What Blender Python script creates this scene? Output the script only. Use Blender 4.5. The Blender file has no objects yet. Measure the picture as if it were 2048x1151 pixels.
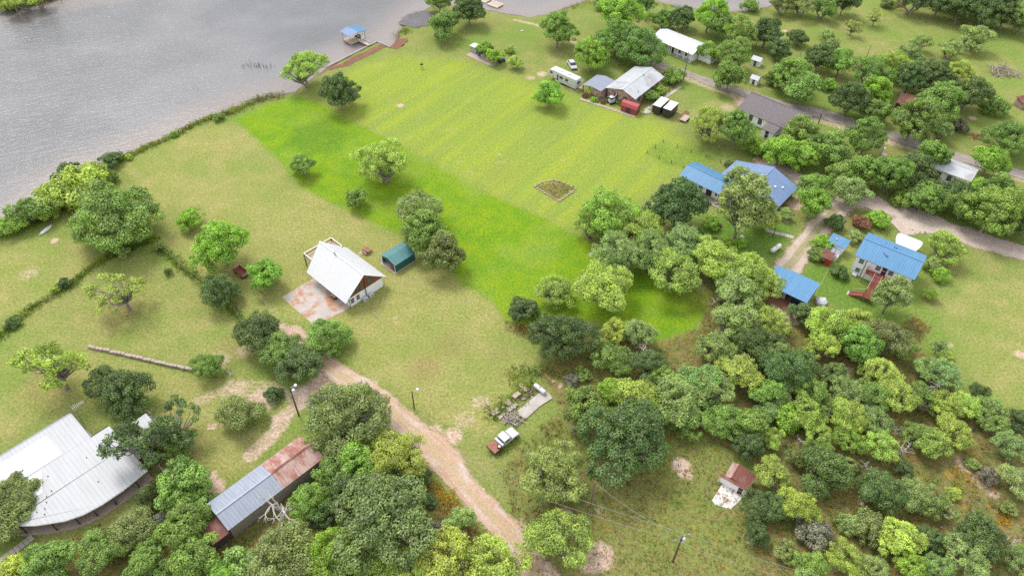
import bpy, bmesh, math, random
import numpy as np
from mathutils import Vector, Matrix

# ------------------------------------------------------------------ camera, sky, sun, exposure
scene = bpy.context.scene
C = scene.collection
CAM_H, FPX, PITCH, ROLL = 100.0, 1450.0, math.radians(44.8), math.radians(-1.0)
c_, s_ = math.cos(PITCH), math.sin(PITCH)
cr_, sr_ = math.cos(ROLL), math.sin(ROLL)
Rv, Dv, Fv = Vector((1, 0, 0)), Vector((0, -s_, -c_)), Vector((0, c_, -s_))
right = Rv * cr_ + Dv * sr_
down = Dv * cr_ - Rv * sr_
cam = bpy.data.cameras.new('camera')
cam.sensor_width = 36.0
cam.lens = 36.0 * FPX / 2048.0
cam.clip_start, cam.clip_end = 1.0, 6000.0
cam_o = bpy.data.objects.new('camera', cam)
C.objects.link(cam_o)
M3 = Matrix((right, -down, -Fv)).transposed()
cam_o.matrix_world = Matrix.Translation((0, 0, CAM_H)) @ M3.to_4x4()
scene.camera = cam_o

SUN_EL, SUN_AZ = math.radians(56), math.radians(-38)      # azimuth from +Y towards +X
world = bpy.data.worlds.new('World')
scene.world = world
world.use_nodes = True
wn = world.node_tree
wn.nodes.clear()
def wnode(t): return wn.nodes.new(t)
sky = wnode('ShaderNodeTexSky')
sky.sky_type = 'NISHITA'
sky.sun_disc = False
sky.sun_elevation = SUN_EL
sky.sun_rotation = SUN_AZ
sky.dust_density = 3.0
hs = wnode('ShaderNodeHueSaturation'); hs.inputs['Saturation'].default_value = 0.35
tc = wnode('ShaderNodeTexCoord')
nz = wnode('ShaderNodeTexNoise'); nz.inputs['Scale'].default_value = 2.2; nz.inputs['Detail'].default_value = 5
mp = wnode('ShaderNodeMapping'); mp.inputs['Scale'].default_value = (1, 1, 2.6)
rmp = wnode('ShaderNodeValToRGB')
rmp.color_ramp.elements[0].position = 0.32; rmp.color_ramp.elements[0].color = (4.6, 4.7, 5.0, 1)
rmp.color_ramp.elements[1].position = 0.68; rmp.color_ramp.elements[1].color = (9.0, 9.0, 9.0, 1)
mx = wnode('ShaderNodeMixRGB'); mx.inputs[0].default_value = 0.72
bg = wnode('ShaderNodeBackground'); bg.inputs['Strength'].default_value = 0.1
wo = wnode('ShaderNodeOutputWorld')
L_ = wn.links.new
L_(tc.outputs['Generated'], mp.inputs[0]); L_(mp.outputs[0], nz.inputs['Vector']); L_(nz.outputs['Fac'], rmp.inputs[0])
L_(sky.outputs[0], hs.inputs['Color']); L_(hs.outputs[0], mx.inputs[1]); L_(rmp.outputs[0], mx.inputs[2])
L_(mx.outputs[0], bg.inputs['Color']); L_(bg.outputs[0], wo.inputs['Surface'])

sl = bpy.data.lights.new('sun', 'SUN')
sl.energy = 1.3
sl.angle = math.radians(22)
sl.color = (1.0, 0.96, 0.9)
so = bpy.data.objects.new('sun', sl)
C.objects.link(so)
sdir = Vector((math.sin(SUN_AZ) * math.cos(SUN_EL), math.cos(SUN_AZ) * math.cos(SUN_EL), math.sin(SUN_EL)))
so.rotation_euler = sdir.to_track_quat('Z', 'Y').to_euler()
so.location = (0, 0, 200)

vs = scene.view_settings
vs.view_transform = 'Standard'; vs.look = 'None'; vs.gamma = 1.0; vs.use_curve_mapping = False
vs.exposure = 1.22
cy = scene.cycles
cy.max_bounces = 6; cy.diffuse_bounces = 3; cy.glossy_bounces = 3; cy.transmission_bounces = 4; cy.transparent_max_bounces = 6
cy.use_denoising = False
cy.caustics_reflective = False; cy.caustics_refractive = False

# ------------------------------------------------------------------ helpers
rng = np.random.default_rng(7)
def G(px, py, z=0.0):
    """point of the place at height z seen at photograph pixel (px, py)"""
    u = (px - 1024.0) / FPX; v = (py - 575.5) / FPX
    u, v = u * cr_ - v * sr_, u * sr_ + v * cr_
    d = (u, c_ - v * s_, -s_ - v * c_)
    k = (CAM_H - z) / -d[2]
    return Vector((d[0] * k, d[1] * k, z))
def depth_at(p): return p.y * c_ + (CAM_H - p.z) * s_

MATS = {}
def new_mat(name):
    m = bpy.data.materials.new(name); m.use_nodes = True
    MATS[name] = m
    return m, m.node_tree, m.node_tree.nodes['Principled BSDF']
def mat(name, col, rough=0.7, var=0.18, scale=1.5, metal=0.0, bump=0.0, spec=0.3, col2=None, stretch=(1, 1, 1), thr=0.5, sharp=0.25):
    """plain procedural material: base colour broken up with two sizes of noise; col2 adds patches of a second colour"""
    if name in MATS: return MATS[name]
    m, nt, b = new_mat(name)
    N, Lk = nt.nodes, nt.links.new
    t = N.new('ShaderNodeTexCoord'); mp = N.new('ShaderNodeMapping'); mp.inputs['Scale'].default_value = stretch
    Lk(t.outputs['Object'], mp.inputs[0])
    n1 = N.new('ShaderNodeTexNoise'); n1.inputs['Scale'].default_value = scale; n1.inputs['Detail'].default_value = 6; n1.inputs['Roughness'].default_value = 0.65
    Lk(mp.outputs[0], n1.inputs['Vector'])
    mr = N.new('ShaderNodeMapRange'); mr.inputs[1].default_value = 0.25; mr.inputs[2].default_value = 0.75
    mr.inputs[3].default_value = 1 - var; mr.inputs[4].default_value = 1 + var
    Lk(n1.outputs['Fac'], mr.inputs[0])
    src = None
    base = N.new('ShaderNodeRGB'); base.outputs[0].default_value = (*col, 1); src = base.outputs[0]
    if col2:
        n2 = N.new('ShaderNodeTexNoise'); n2.inputs['Scale'].default_value = scale * 0.6; n2.inputs['Detail'].default_value = 8; n2.inputs['Roughness'].default_value = 0.7
        Lk(mp.outputs[0], n2.inputs['Vector'])
        m2 = N.new('ShaderNodeMapRange'); m2.inputs[1].default_value = thr - sharp * .5; m2.inputs[2].default_value = thr + sharp * .5
        Lk(n2.outputs['Fac'], m2.inputs[0])
        mixc = N.new('ShaderNodeMixRGB'); mixc.inputs[2].default_value = (*col2, 1)
        Lk(m2.outputs[0], mixc.inputs[0]); Lk(src, mixc.inputs[1]); src = mixc.outputs[0]
    mul = N.new('ShaderNodeMixRGB'); mul.blend_type = 'MULTIPLY'; mul.inputs[0].default_value = 1
    Lk(src, mul.inputs[1]); Lk(mr.outputs[0], mul.inputs[2])
    Lk(mul.outputs[0], b.inputs['Base Color'])
    b.inputs['Roughness'].default_value = rough; b.inputs['Metallic'].default_value = metal
    b.inputs['Specular IOR Level'].default_value = spec
    if bump:
        bp = N.new('ShaderNodeBump'); bp.inputs['Strength'].default_value = bump; bp.inputs['Distance'].default_value = 0.05
        Lk(n1.outputs['Fac'], bp.inputs['Height']); Lk(bp.outputs[0], b.inputs['Normal'])
    return m

def link(o): C.objects.link(o); return o
def tag(o, label=None, cat=None, group=None, kind=None):
    if label: o['label'] = label
    if cat: o['category'] = cat
    if group: o['group'] = group
    if kind: o['kind'] = kind
    return o
def empty(name, loc, rz=0.0):
    o = bpy.data.objects.new(name, None); o.empty_display_size = 0.5
    o.location = loc; o.rotation_euler = (0, 0, rz)
    return link(o)

class MB:
    """collects shapes into one mesh"""
    def __init__(s): s.v = []; s.f = []
    def add(s, vs, fs):
        k = len(s.v); s.v += [tuple(p) for p in vs]; s.f += [tuple(i + k for i in f) for f in fs]; return s
    def box(s, x0, x1, y0, y1, z0, z1, top=1.0):
        cx, cy = (x0 + x1) / 2, (y0 + y1) / 2
        v = [(x0, y0, z0), (x1, y0, z0), (x1, y1, z0), (x0, y1, z0)]
        v += [(cx + (p[0] - cx) * top, cy + (p[1] - cy) * top, z1) for p in v]
        return s.add(v, [(3, 2, 1, 0), (4, 5, 6, 7), (0, 1, 5, 4), (1, 2, 6, 5), (2, 3, 7, 6), (3, 0, 4, 7)])
    def bar(s, a, b, w, h=None):
        a, b = Vector(a), Vector(b); h = h or w
        d = (b - a).normalized(); up = Vector((0, 0, 1)) if abs(d.z) < .95 else Vector((1, 0, 0))
        x = d.cross(up).normalized(); y = x.cross(d).normalized()
        v = []
        for p in (a, b):
            for i, j in ((-1, -1), (1, -1), (1, 1), (-1, 1)): v.append(p + x * (w / 2 * i) + y * (h / 2 * j))
        return s.add(v, [(0, 1, 2, 3), (7, 6, 5, 4), (0, 4, 5, 1), (1, 5, 6, 2), (2, 6, 7, 3), (3, 7, 4, 0)])
    def tube(s, a, b, r0, r1=None, n=8, cap=True):
        a, b = Vector(a), Vector(b); r1 = r0 if r1 is None else r1
        d = (b - a).normalized(); up = Vector((0, 0, 1)) if abs(d.z) < .9 else Vector((1, 0, 0))
        x = d.cross(up).normalized(); y = d.cross(x).normalized()
        v = []
        for p, r in ((a, r0), (b, r1)):
            for i in range(n):
                t = 2 * math.pi * i / n; v.append(p + x * (r * math.cos(t)) + y * (r * math.sin(t)))
        f = [(i, (i + 1) % n, n + (i + 1) % n, n + i) for i in range(n)]
        if cap: f += [tuple(range(n - 1, -1, -1)), tuple(range(n, 2 * n))]
        return s.add(v, f)
    def path(s, pts, radii, n=5):
        for i in range(len(pts) - 1): s.tube(pts[i], pts[i + 1], radii[i], radii[i + 1], n, cap=(i == len(pts) - 2))
        return s
    def lathe(s, prof, n=14, axis='z', o=(0, 0, 0)):
        v = []
        for r, h in prof:
            for i in range(n):
                t = 2 * math.pi * i / n; a, b = r * math.cos(t), r * math.sin(t)
                p = {'z': (a, b, h), 'x': (h, a, b), 'y': (b, h, a)}[axis]
                v.append((p[0] + o[0], p[1] + o[1], p[2] + o[2]))
        m = len(prof)
        f = [(j * n + i, j * n + (i + 1) % n, (j + 1) * n + (i + 1) % n, (j + 1) * n + i) for j in range(m - 1) for i in range(n)]
        f += [tuple(range(n - 1, -1, -1)), tuple(range((m - 1) * n, m * n))]
        return s.add(v, f)
    def prism(s, prof, y0, y1, axis='y'):
        """profile of (a, z) points extruded along y (a = x) or along x (a = y)"""
        n = len(prof); v = []
        for t in (y0, y1):
            v += [(a, t, z) if axis == 'y' else (t, a, z) for a, z in prof]
        f = [(i, (i + 1) % n, n + (i + 1) % n, n + i) for i in range(n)] + [tuple(range(n - 1, -1, -1)), tuple(range(n, 2 * n))]
        return s.add(v, f)
    def slab(s, poly, z0, z1):
        n = len(poly); v = [(p[0], p[1], z0) for p in poly] + [(p[0], p[1], z1) for p in poly]
        f = [(i, (i + 1) % n, n + (i + 1) % n, n + i) for i in range(n)] + [tuple(range(n - 1, -1, -1)), tuple(range(n, 2 * n))]
        return s.add(v, f)
    def sheet(s, quad, t):
        """four 3-D corners given a thickness downwards"""
        a = [Vector(p) for p in quad]; nrm = (a[1] - a[0]).cross(a[3] - a[0]).normalized()
        if nrm.z < 0: nrm = -nrm
        v = a + [p - nrm * t for p in a]
        return s.add(v, [(0, 1, 2, 3), (7, 6, 5, 4), (0, 4, 5, 1), (1, 5, 6, 2), (2, 6, 7, 3), (3, 7, 4, 0)])
    def build(s, name, m, parent=None, bevel=0.0, smooth=False):
        me = bpy.data.meshes.new(name); me.from_pydata(s.v, [], s.f); me.update()
        bm = bmesh.new(); bm.from_mesh(me)
        bmesh.ops.recalc_face_normals(bm, faces=bm.faces)
        if bevel: bmesh.ops.bevel(bm, geom=[e for e in bm.edges if len(e.link_faces) == 2 and e.calc_face_angle(0) > .5], offset=bevel, segments=2, affect='EDGES', clamp_overlap=True)
        bm.to_mesh(me); bm.free()
        if smooth:
            for p in me.polygons: p.use_smooth = True
        me.materials.append(MATS[m] if isinstance(m, str) else m)
        o = bpy.data.objects.new(name, me)
        if parent: o.parent = parent
        return link(o)

def fast_mesh(name, verts, quads, attrs=None):
    me = bpy.data.meshes.new(name)
    nv, nq = len(verts), len(quads)
    me.vertices.add(nv); me.vertices.foreach_set('co', np.asarray(verts, np.float32).ravel())
    me.loops.add(nq * 4); me.loops.foreach_set('vertex_index', np.asarray(quads, np.int32).ravel())
    me.polygons.add(nq); me.polygons.foreach_set('loop_start', np.arange(nq, dtype=np.int32) * 4)
    try: me.polygons.foreach_set('loop_total', np.full(nq, 4, np.int32))
    except Exception: pass
    for k, a in (attrs or {}).items():
        at = me.attributes.new(k, 'FLOAT', 'POINT'); at.data.foreach_set('value', np.asarray(a, np.float32))
    me.update(calc_edges=True)
    return me

# ------------------------------------------------------------------ palette of the ground (base colours)
GRASS_A, GRASS_B, GRASS_C = (.165, .205, .052), (.225, .222, .078), (.145, .21, .042)
TAN_A, TAN_B, STRAW = (.222, .235, .066), (.262, .252, .09), (.35, .285, .14)
STRIPE_A, STRIPE_B, STRIPE_C = (.232, .287, .036), (.185, .25, .046), (.165, .21, .044)
LUSH_A, LUSH_B, LUSH_C, LUSH_D = (.11, .22, .012), (.165, .255, .011), (.20, .27, .016), (.07, .155, .018)
ROUGH_A, ROUGH_B, ROUGH_C, GOLD = (.185, .165, .058), (.125, .14, .042), (.21, .12, .06), (.34, .19, .015)
BROWN, MUD = (.225, .16, .075), (.16, .11, .085)
DIRT_A, DIRT_B, DIRT_C = (.42, .285, .205), (.47, .37, .305), (.47, .41, .365)
WATER_A, WATER_B = (.105, .108, .116), (.16, .162, .172)

# ------------------------------------------------------------------ ground masks
def wpoly(px): return np.array([G(x, y).xy[:] for x, y in px])
def sdf(P, poly):
    n = len(poly); d = np.full(len(P), 1e18); ins = np.zeros(len(P), bool)
    for i in range(n):
        a, b = poly[i], poly[(i + 1) % n]; e = b - a; w = P - a
        t = np.clip((w @ e) / max(e @ e, 1e-9), 0, 1); q = w - t[:, None] * e
        d = np.minimum(d, (q * q).sum(1))
        cnd = (a[1] > P[:, 1]) != (b[1] > P[:, 1])
        if abs(e[1]) > 1e-9: ins ^= cnd & (P[:, 0] < e[0] * (P[:, 1] - a[1]) / e[1] + a[0])
    d = np.sqrt(d); return np.where(ins, -d, d)
def line_d(P, pts):
    d = np.full(len(P), 1e18)
    for a, b in zip(pts[:-1], pts[1:]):
        e = b - a; w = P - a; t = np.clip((w @ e) / max(e @ e, 1e-9), 0, 1); q = w - t[:, None] * e
        d = np.minimum(d, (q * q).sum(1))
    return np.sqrt(d)
def sstep(x, a, b):
    t = np.clip((x - a) / (b - a), 0, 1); return t * t * (3 - 2 * t)

LAKE = [(-1400, 760), (-700, 640), (-300, 545), (-60, 468), (0, 455), (35, 440), (62, 418), (110, 376), (165, 340), (215, 326), (250, 310), (300, 289), (345, 268), (390, 243), (425, 229), (470, 219), (520, 197), (565, 188), (592, 182), (612, 165), (640, 145), (657, 132), (754, 83), (765, 85), (779, 93), (800, 90), (795, 70), (803, 53), (845, 20), (862, 12), (900, 8), (960, 16), (1024, 28), (1064, 32), (1104, 23), (1140, 12), (1167, 3), (1200, -15), (1150, -50), (800, -75), (400, -45), (180, -14), (105, 0), (62, 12), (33, 20), (0, 10), (-200, 30), (-700, 130), (-1700, 330)]
POND = [(1290, -8), (1330, 4), (1357, 13), (1394, 17), (1457, 23), (1497, 20), (1536, 13), (1570, -8), (1500, -40), (1350, -40)]
BRIGHT = [(470, 238), (540, 208), (600, 195), (650, 210), (700, 240), (830, 308), (960, 380), (1090, 437), (1170, 478), (1240, 525), (1330, 565), (1425, 585), (1405, 640), (1375, 670), (1310, 683), (1250, 668), (1190, 640), (1100, 655), (1060, 650), (1015, 645), (990, 610), (960, 585), (925, 570), (905, 545), (850, 500), (800, 468), (720, 432), (650, 398), (600, 370), (560, 320), (510, 275)]
STRIPE = [(640, 180), (720, 130), (800, 112), (950, 125), (1060, 165), (1200, 200), (1340, 250), (1400, 310), (1360, 345), (1290, 400), (1190, 410), (1160, 465), (1090, 437), (960, 380), (830, 308), (700, 240)]
TAN = [(235, 330), (390, 262), (470, 240), (510, 275), (560, 320), (600, 370), (650, 398), (720, 432), (800, 468), (850, 500), (905, 545), (960, 585), (990, 610), (1015, 645), (1060, 660), (1080, 720), (1040, 760), (985, 880), (850, 830), (760, 770), (690, 720), (600, 650), (480, 620), (330, 500), (310, 470), (300, 400)]
TANS = [(TAN, .85), ([(-200, 520), (0, 478), (150, 472), (200, 520), (100, 592), (0, 640), (-200, 760)], .75), ([(220, 560), (330, 520), (480, 640), (500, 720), (400, 735), (180, 690), (0, 790), (-200, 900), (-200, 800), (0, 680)], .45),
        ([(180, 700), (400, 750), (560, 760), (600, 840), (470, 960), (320, 960), (300, 800), (150, 800), (-100, 930), (-100, 850)], .7), ([(1930, 560), (2300, 560), (2300, 830), (1975, 810), (1935, 730), (1870, 650)], .6), ([(1080, 30), (1180, 90), (1120, 160), (1030, 160)], .35),
        ([(1700, -10), (2300, 60), (2300, 330), (2000, 230), (1800, 130), (1560, 60)], .3), ([(1390, 200), (1480, 200), (1500, 250), (1380, 260)], .5), ([(-100, 1180), (100, 1060), (240, 1000), (330, 985), (300, 1060), (120, 1100), (60, 1200)], .7)]
ROUGHS = [([(1075, 745), (1120, 700), (1200, 665), (1300, 690), (1400, 655), (1420, 600), (1540, 600), (1650, 625), (1760, 655), (1830, 690), (1900, 750), (1960, 810), (2400, 850), (2400, 1400), (1480, 1400), (1505, 1080), (1515, 930), (1400, 870), (1340, 835), (1140, 840)], 1.0),
          ([(420, 1065), (560, 960), (640, 915), (780, 885), (860, 945), (950, 1050), (1040, 1151), (1100, 1350), (-60, 1350), (100, 1110), (220, 1040), (330, 1015)], 1.0),
          ([(1000, 950), (1050, 880), (1130, 815), (1300, 830), (1480, 900), (1505, 1080), (1480, 1400), (1150, 1400)], .53), ([(1800, 650), (1830, 632), (1862, 655), (1840, 690), (1808, 690)], .8), ([(1010, 640), (1060, 650), (1110, 665), (1080, 690), (1010, 660)], .7),
          ([(1070, 375), (1110, 360), (1152, 376), (1115, 400)], .9)]
GREENS = [([(570, 290), (590, 255), (650, 240), (700, 265), (680, 300), (620, 310)], .75), ([(1300, 290), (1420, 300), (1440, 340), (1320, 330)], .5), ([(1410, 430), (1600, 440), (1560, 520), (1440, 500), (1380, 470)], .8), ([(1640, 500), (1800, 640), (1700, 640), (1600, 560)], .7)]
BROWNS = [((690, 205), 34, .5), ((850, 735), 42, .75), ((905, 690), 45, .5), ((1000, 705), 30, .4), ((1500, 205), 40, .9), ((1640, 620), 35, .5), ((240, 620), 60, .5), ((100, 770), 65, .6), ((350, 900), 60, .8), ((620, 360), 20, .4), ((480, 690), 50, .6), ((1000, 350), 50, .3), ((1895, 525), 40, .6), ((1862, 602), 22, .7), ((930, 65), 25, .5), ((1115, 85), 20, .4), ((1240, 480), 60, .7), ((1420, 580), 80, .6), ((1340, 480), 60, .6), ((215, 480), 50, .6), ((1580, 415), 30, .8), ((1690, 440), 40, .6), ((1095, 215), 15, .3), ((880, 420), 10, .2), ((1110, 395), 18, .5)]
SPOTS = [(800, 211, 9, .9), (1184, 509, 9, .9), (1362, 928, 22, .95), (1370, 945, 18, .9), (1197, 1112, 36, .95), (1180, 1125, 30, .8), (425, 852, 10, 1), (432, 972, 22, .95), (425, 950, 14, .8), (905, 872, 26, .75), (893, 900, 12, 1), (870, 860, 20, .6), (1575, 632, 30, .95), (1560, 605, 25, .95), (1604, 395, 16, .95), (1120, 770, 8, .7), (1107, 762, 7, .5), (109, 481, 10, .9), (60, 545, 28, .4), (1945, 236, 10, .9), (1768, 308, 9, .9), (1975, 262, 9, .7), (2040, 708, 13, .8), (1570, 62, 8, .7), (1500, 44, 8, .7), (1900, 690, 12, .5), (1130, 160, 14, .8), (1150, 175, 16, .9), (1085, 148, 14, .7), (1060, 155, 14, .5), (1125, 145, 10, .8), (640, 700, 24, .7), (560, 655, 18, .7), (470, 780, 40, .55), (520, 800, 40, .7), (560, 840, 26, .7), (440, 720, 30, .5), (490, 700, 24, .5), (650, 770, 40, .95), (610, 790, 34, .95), (930, 840, 30, .45), (960, 805, 24, .5), (745, 770, 18, .6), (790, 640, 20, .3), (1230, 205, 20, .4), (1490, 205, 26, .8), (1455, 215, 20, .5), (1590, 410, 20, .8), (1568, 440, 14, .6), (1200, 1020, 20, .4), (1130, 1025, 16, .7), (1040, 1050, 20, .6), (1045, 965, 22, .35), (1500, 1075, 20, .5), (1150, 140, 12, .7), (1785, 425, 12, .8), (1895, 452, 16, .5), (1945, 850, 12, .4), (1960, 965, 22, .6), (1985, 985, 18, .6), (1930, 930, 26, .6), (1700, 740, 22, .4)]
DRIVE = [(1112, 1215), (1079, 1151), (1052, 1104), (1016, 1063), (955, 1001), (888, 920), (820, 852), (760, 802), (700, 760), (650, 728), (612, 692), (585, 665)]
TRACKS = [(DRIVE, 2.7, .8), ([(690, 765), (620, 790), (575, 825), (545, 870), (500, 910)], 2.0, .62), ([(590, 800), (540, 770), (470, 770), (400, 800)], 1.8, .45), ([(575, 655), (545, 620), (520, 590)], 1.0, .35), ([(1030, 40), (1075, 50), (1140, 80), (1160, 92)], 1.2, .55),
          ([(1520, 322), (1560, 335), (1600, 360), (1622, 390), (1640, 415)], 2.4, .85), ([(1160, 160), (1130, 170), (1110, 150)], 2.0, .6), ([(1310, 135), (1370, 155), (1480, 195), (1700, 258), (1880, 312), (2070, 365)], 2.6, .5), ([(1568, 548), (1610, 492), (1640, 452), (1670, 422), (1700, 407), (1740, 408), (1800, 428), (1960, 484), (2060, 512)], 3.2, .55),
          ([(1700, 240), (1740, 262), (1780, 285)], 2.0, .6), ([(945, 800), (985, 830), (1040, 790)], 1.5, .3), ([(150, 620), (210, 640), (340, 560)], 1.0, .25)]

X0, X1, Y0, Y1, ST = -172.0, 176.0, 30.0, 250.0, 0.6
xs = np.arange(X0, X1 + .01, ST); ys = np.arange(Y0, Y1 + .01, ST)
nx, ny = len(xs), len(ys)
gx, gy = np.meshgrid(xs, ys); P = np.stack([gx.ravel(), gy.ravel()], 1)
lk = np.minimum(sdf(P, wpoly(LAKE)), sdf(P, wpoly(POND)))
wob = 0.5 * np.sin(P[:, 0] * .9 + 1.3 * np.sin(P[:, 1] * .5)) * np.cos(P[:, 1] * .8 + np.sin(P[:, 0] * .4))
lkw = lk + wob * .7
zz = -0.32 * (1 - sstep(lkw, 0.0, 1.6)) - 1.3 * sstep(-lkw, 0, 7)
zz += 0.05 * np.sin(P[:, 0] * .11) * np.cos(P[:, 1] * .13)
zz = np.where(lkw > 1.6, np.clip(zz, -.05, .05), zz)
def polymask(lst, w=.8):
    m = np.zeros(len(P))
    for poly, k in lst: m = np.maximum(m, k * sstep(-sdf(P, wpoly(poly)), -w, w))
    return m
a_bright = polymask([(BRIGHT, 1.0)], 1.6)
a_stripe = polymask([(STRIPE, 1.0)], 6.0)
a_tan = polymask(TANS, 1.2)
a_rough = polymask(ROUGHS, 1.0)
a_green = polymask(GREENS, 1.5)
a_dirt = np.zeros(len(P))
for x, y, r, k in SPOTS:
    c0 = G(x, y); rm = r * depth_at(c0) / FPX
    a_dirt = np.maximum(a_dirt, k * (1 - sstep(np.hypot(P[:, 0] - c0.x, P[:, 1] - c0.y), rm * .35, rm * 1.35)))
for pts, w, k in TRACKS:
    a_dirt = np.maximum(a_dirt, k * (1 - sstep(line_d(P, wpoly(pts)), w * .45, w * 1.0)))
a_brown = np.zeros(len(P))
for (x, y), r, k in BROWNS:
    c0 = G(x, y); rm = r * depth_at(c0) / FPX
    a_brown = np.maximum(a_brown, k * (1 - sstep(np.hypot(P[:, 0] - c0.x, P[:, 1] - c0.y), rm * .2, rm * 1.3)))
a_mud = 1 - sstep(lk + wob * .8, -.2, 1.5)
idx = np.arange(nx * ny).reshape(ny, nx)
quads = np.stack([idx[:-1, :-1], idx[:-1, 1:], idx[1:, 1:], idx[1:, :-1]], -1).reshape(-1, 4)
# the sheet goes on to the horizon round the detailed part
BIG = 4000.0
ov = np.array([(-BIG, -BIG, 0), (BIG, -BIG, 0), (BIG, BIG, 0), (-BIG, BIG, 0)])
V = np.vstack([np.column_stack([P, zz]), ov])
k0 = nx * ny
c00, c10, c11, c01 = idx[0, 0], idx[0, -1], idx[-1, -1], idx[-1, 0]
quads = np.vstack([quads, [(k0, k0 + 1, c10, c00), (k0 + 1, k0 + 2, c11, c10), (k0 + 2, k0 + 3, c01, c11), (k0 + 3, k0, c00, c01)]])
pad = lambda a, v=0.0: np.concatenate([a, np.full(4, v)])
gme = fast_mesh('ground', V, quads, dict(m_bright=pad(a_bright), m_stripe=pad(a_stripe), m_tan=pad(a_tan, .4), m_rough=pad(a_rough, .4), m_green=pad(a_green), m_dirt=pad(a_dirt), m_brown=pad(a_brown), m_mud=pad(a_mud)))
for p in gme.polygons: p.use_smooth = True
ground = link(bpy.data.objects.new('ground', gme)); tag(ground, kind='structure')

class NT:
    """small wrapper for writing shader node trees"""
    def __init__(s, nt): s.nt = nt; s.N = nt.nodes; s.L = nt.links.new
    def put(s, sock, v):
        if isinstance(v, bpy.types.NodeSocket): s.L(v, sock)
        elif isinstance(v, tuple) and len(v) == 3 and sock.type == 'RGBA': sock.default_value = (*v, 1)
        else: sock.default_value = v
    def attr(s, n):
        a = s.N.new('ShaderNodeAttribute'); a.attribute_name = n; return a.outputs['Fac']
    def noise(s, scale, vec=None, det=4, ro=.6, dist=0.0):
        n = s.N.new('ShaderNodeTexNoise'); n.inputs['Scale'].default_value = scale; n.inputs['Detail'].default_value = det
        n.inputs['Roughness'].default_value = ro; n.inputs['Distortion'].default_value = dist
        s.L(vec if vec is not None else s.pos(), n.inputs['Vector']); return n.outputs['Fac']
    def pos(s):
        if not hasattr(s, '_p'): s._p = s.N.new('ShaderNodeNewGeometry').outputs['Position']
        return s._p
    def mapping(s, rot=0.0, scale=(1, 1, 1), vec=None):
        r = s.N.new('ShaderNodeMapping'); r.inputs['Rotation'].default_value = (0, 0, rot); s.L(vec if vec is not None else s.pos(), r.inputs[0])
        q = s.N.new('ShaderNodeMapping'); q.inputs['Scale'].default_value = scale; s.L(r.outputs[0], q.inputs[0]); return q.outputs[0]
    def mix(s, f, a, b, mode='MIX'):
        m = s.N.new('ShaderNodeMixRGB'); m.blend_type = mode; s.put(m.inputs[0], f); s.put(m.inputs[1], a); s.put(m.inputs[2], b); return m.outputs[0]
    def math(s, op, a, b=0.0, clamp=False):
        m = s.N.new('ShaderNodeMath'); m.operation = op; m.use_clamp = clamp; s.put(m.inputs[0], a); s.put(m.inputs[1], b); return m.outputs[0]
    def ramp(s, x, a, b, lo=0.0, hi=1.0):
        m = s.N.new('ShaderNodeMapRange'); m.interpolation_type = 'SMOOTHSTEP'; s.put(m.inputs[0], x)
        m.inputs[1].default_value = a; m.inputs[2].default_value = b; m.inputs[3].default_value = lo; m.inputs[4].default_value = hi; return m.outputs[0]
    def soft(s, mask, nz, amt, w=.25):
        """mask edge broken up by noise"""
        return s.ramp(s.math('ADD', mask, s.math('MULTIPLY', s.math('SUBTRACT', nz, .5), amt)), .5 - w, .5 + w)
    def bump(s, h, strength, dist):
        b = s.N.new('ShaderNodeBump'); b.inputs['Strength'].default_value = strength; b.inputs['Distance'].default_value = dist; s.L(h, b.inputs['Height']); return b.outputs[0]

gm, gnt, gb = new_mat('ground')
n = NT(gnt)
big = n.noise(.045, det=3); med = n.noise(.22, det=5, ro=.65); sml = n.noise(.9, det=5, ro=.7); fine = n.noise(2.2, det=7, ro=.8); vf = n.noise(5.5, det=4, ro=.8)
stripes = n.noise(1.0, n.mapping(-math.radians(53.8), (.018, .17, 1)), det=2, ro=.5)
stripes_f = n.noise(1.0, n.mapping(-math.radians(53.8), (.04, .75, 1)), det=3, ro=.6)
mow2 = n.noise(1.0, n.mapping(math.radians(40), (.04, .5, 1)), det=3, ro=.6)
base = n.mix(n.ramp(med, .35, .68), GRASS_A, GRASS_B)
base = n.mix(n.ramp(big, .4, .65), base, GRASS_C)
base = n.mix(n.ramp(sml, .55, .8, 0, .5), base, STRAW)
tan = n.mix(n.ramp(med, .38, .66), TAN_A, TAN_B)
tan = n.mix(n.ramp(sml, .5, .78, 0, .75), tan, STRAW)
tan = n.mix(n.ramp(big, .45, .62, 0, .55), tan, GRASS_C)
tan = n.mix(n.ramp(mow2, .45, .7, 0, .4), tan, GRASS_B)
col = n.mix(n.soft(n.attr('m_tan'), med, .7, .45), base, tan)
st = n.mix(n.ramp(stripes, .3, .7), STRIPE_A, STRIPE_B)
st = n.mix(n.ramp(stripes_f, .5, .72, 0, .45), st, STRIPE_C)
st = n.mix(n.ramp(med, .55, .8, 0, .5), st, STRAW)
col = n.mix(n.soft(n.attr('m_stripe'), med, .5, .5), col, st)
br = n.mix(n.ramp(med, .35, .65), LUSH_A, LUSH_B)
br = n.mix(n.ramp(stripes_f, .5, .75, 0, .4), br, LUSH_C)
br = n.mix(n.ramp(n.noise(.07, det=4, ro=.6), .45, .7, 0, .55), br, STRIPE_B)
br = n.mix(n.ramp(sml, .55, .78, 0, .4), br, LUSH_D)
col = n.mix(n.soft(n.attr('m_bright'), n.math('ADD', n.math('MULTIPLY', sml, .5), n.math('MULTIPLY', med, .5)), .7, .42), col, br)
col = n.mix(n.math('MULTIPLY', n.attr('m_green'), n.ramp(sml, .35, .65, .5, 1)), col, LUSH_D)
col = n.mix(n.math('MULTIPLY', n.attr('m_brown'), n.ramp(sml, .3, .7, .35, .95)), col, BROWN)
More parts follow.
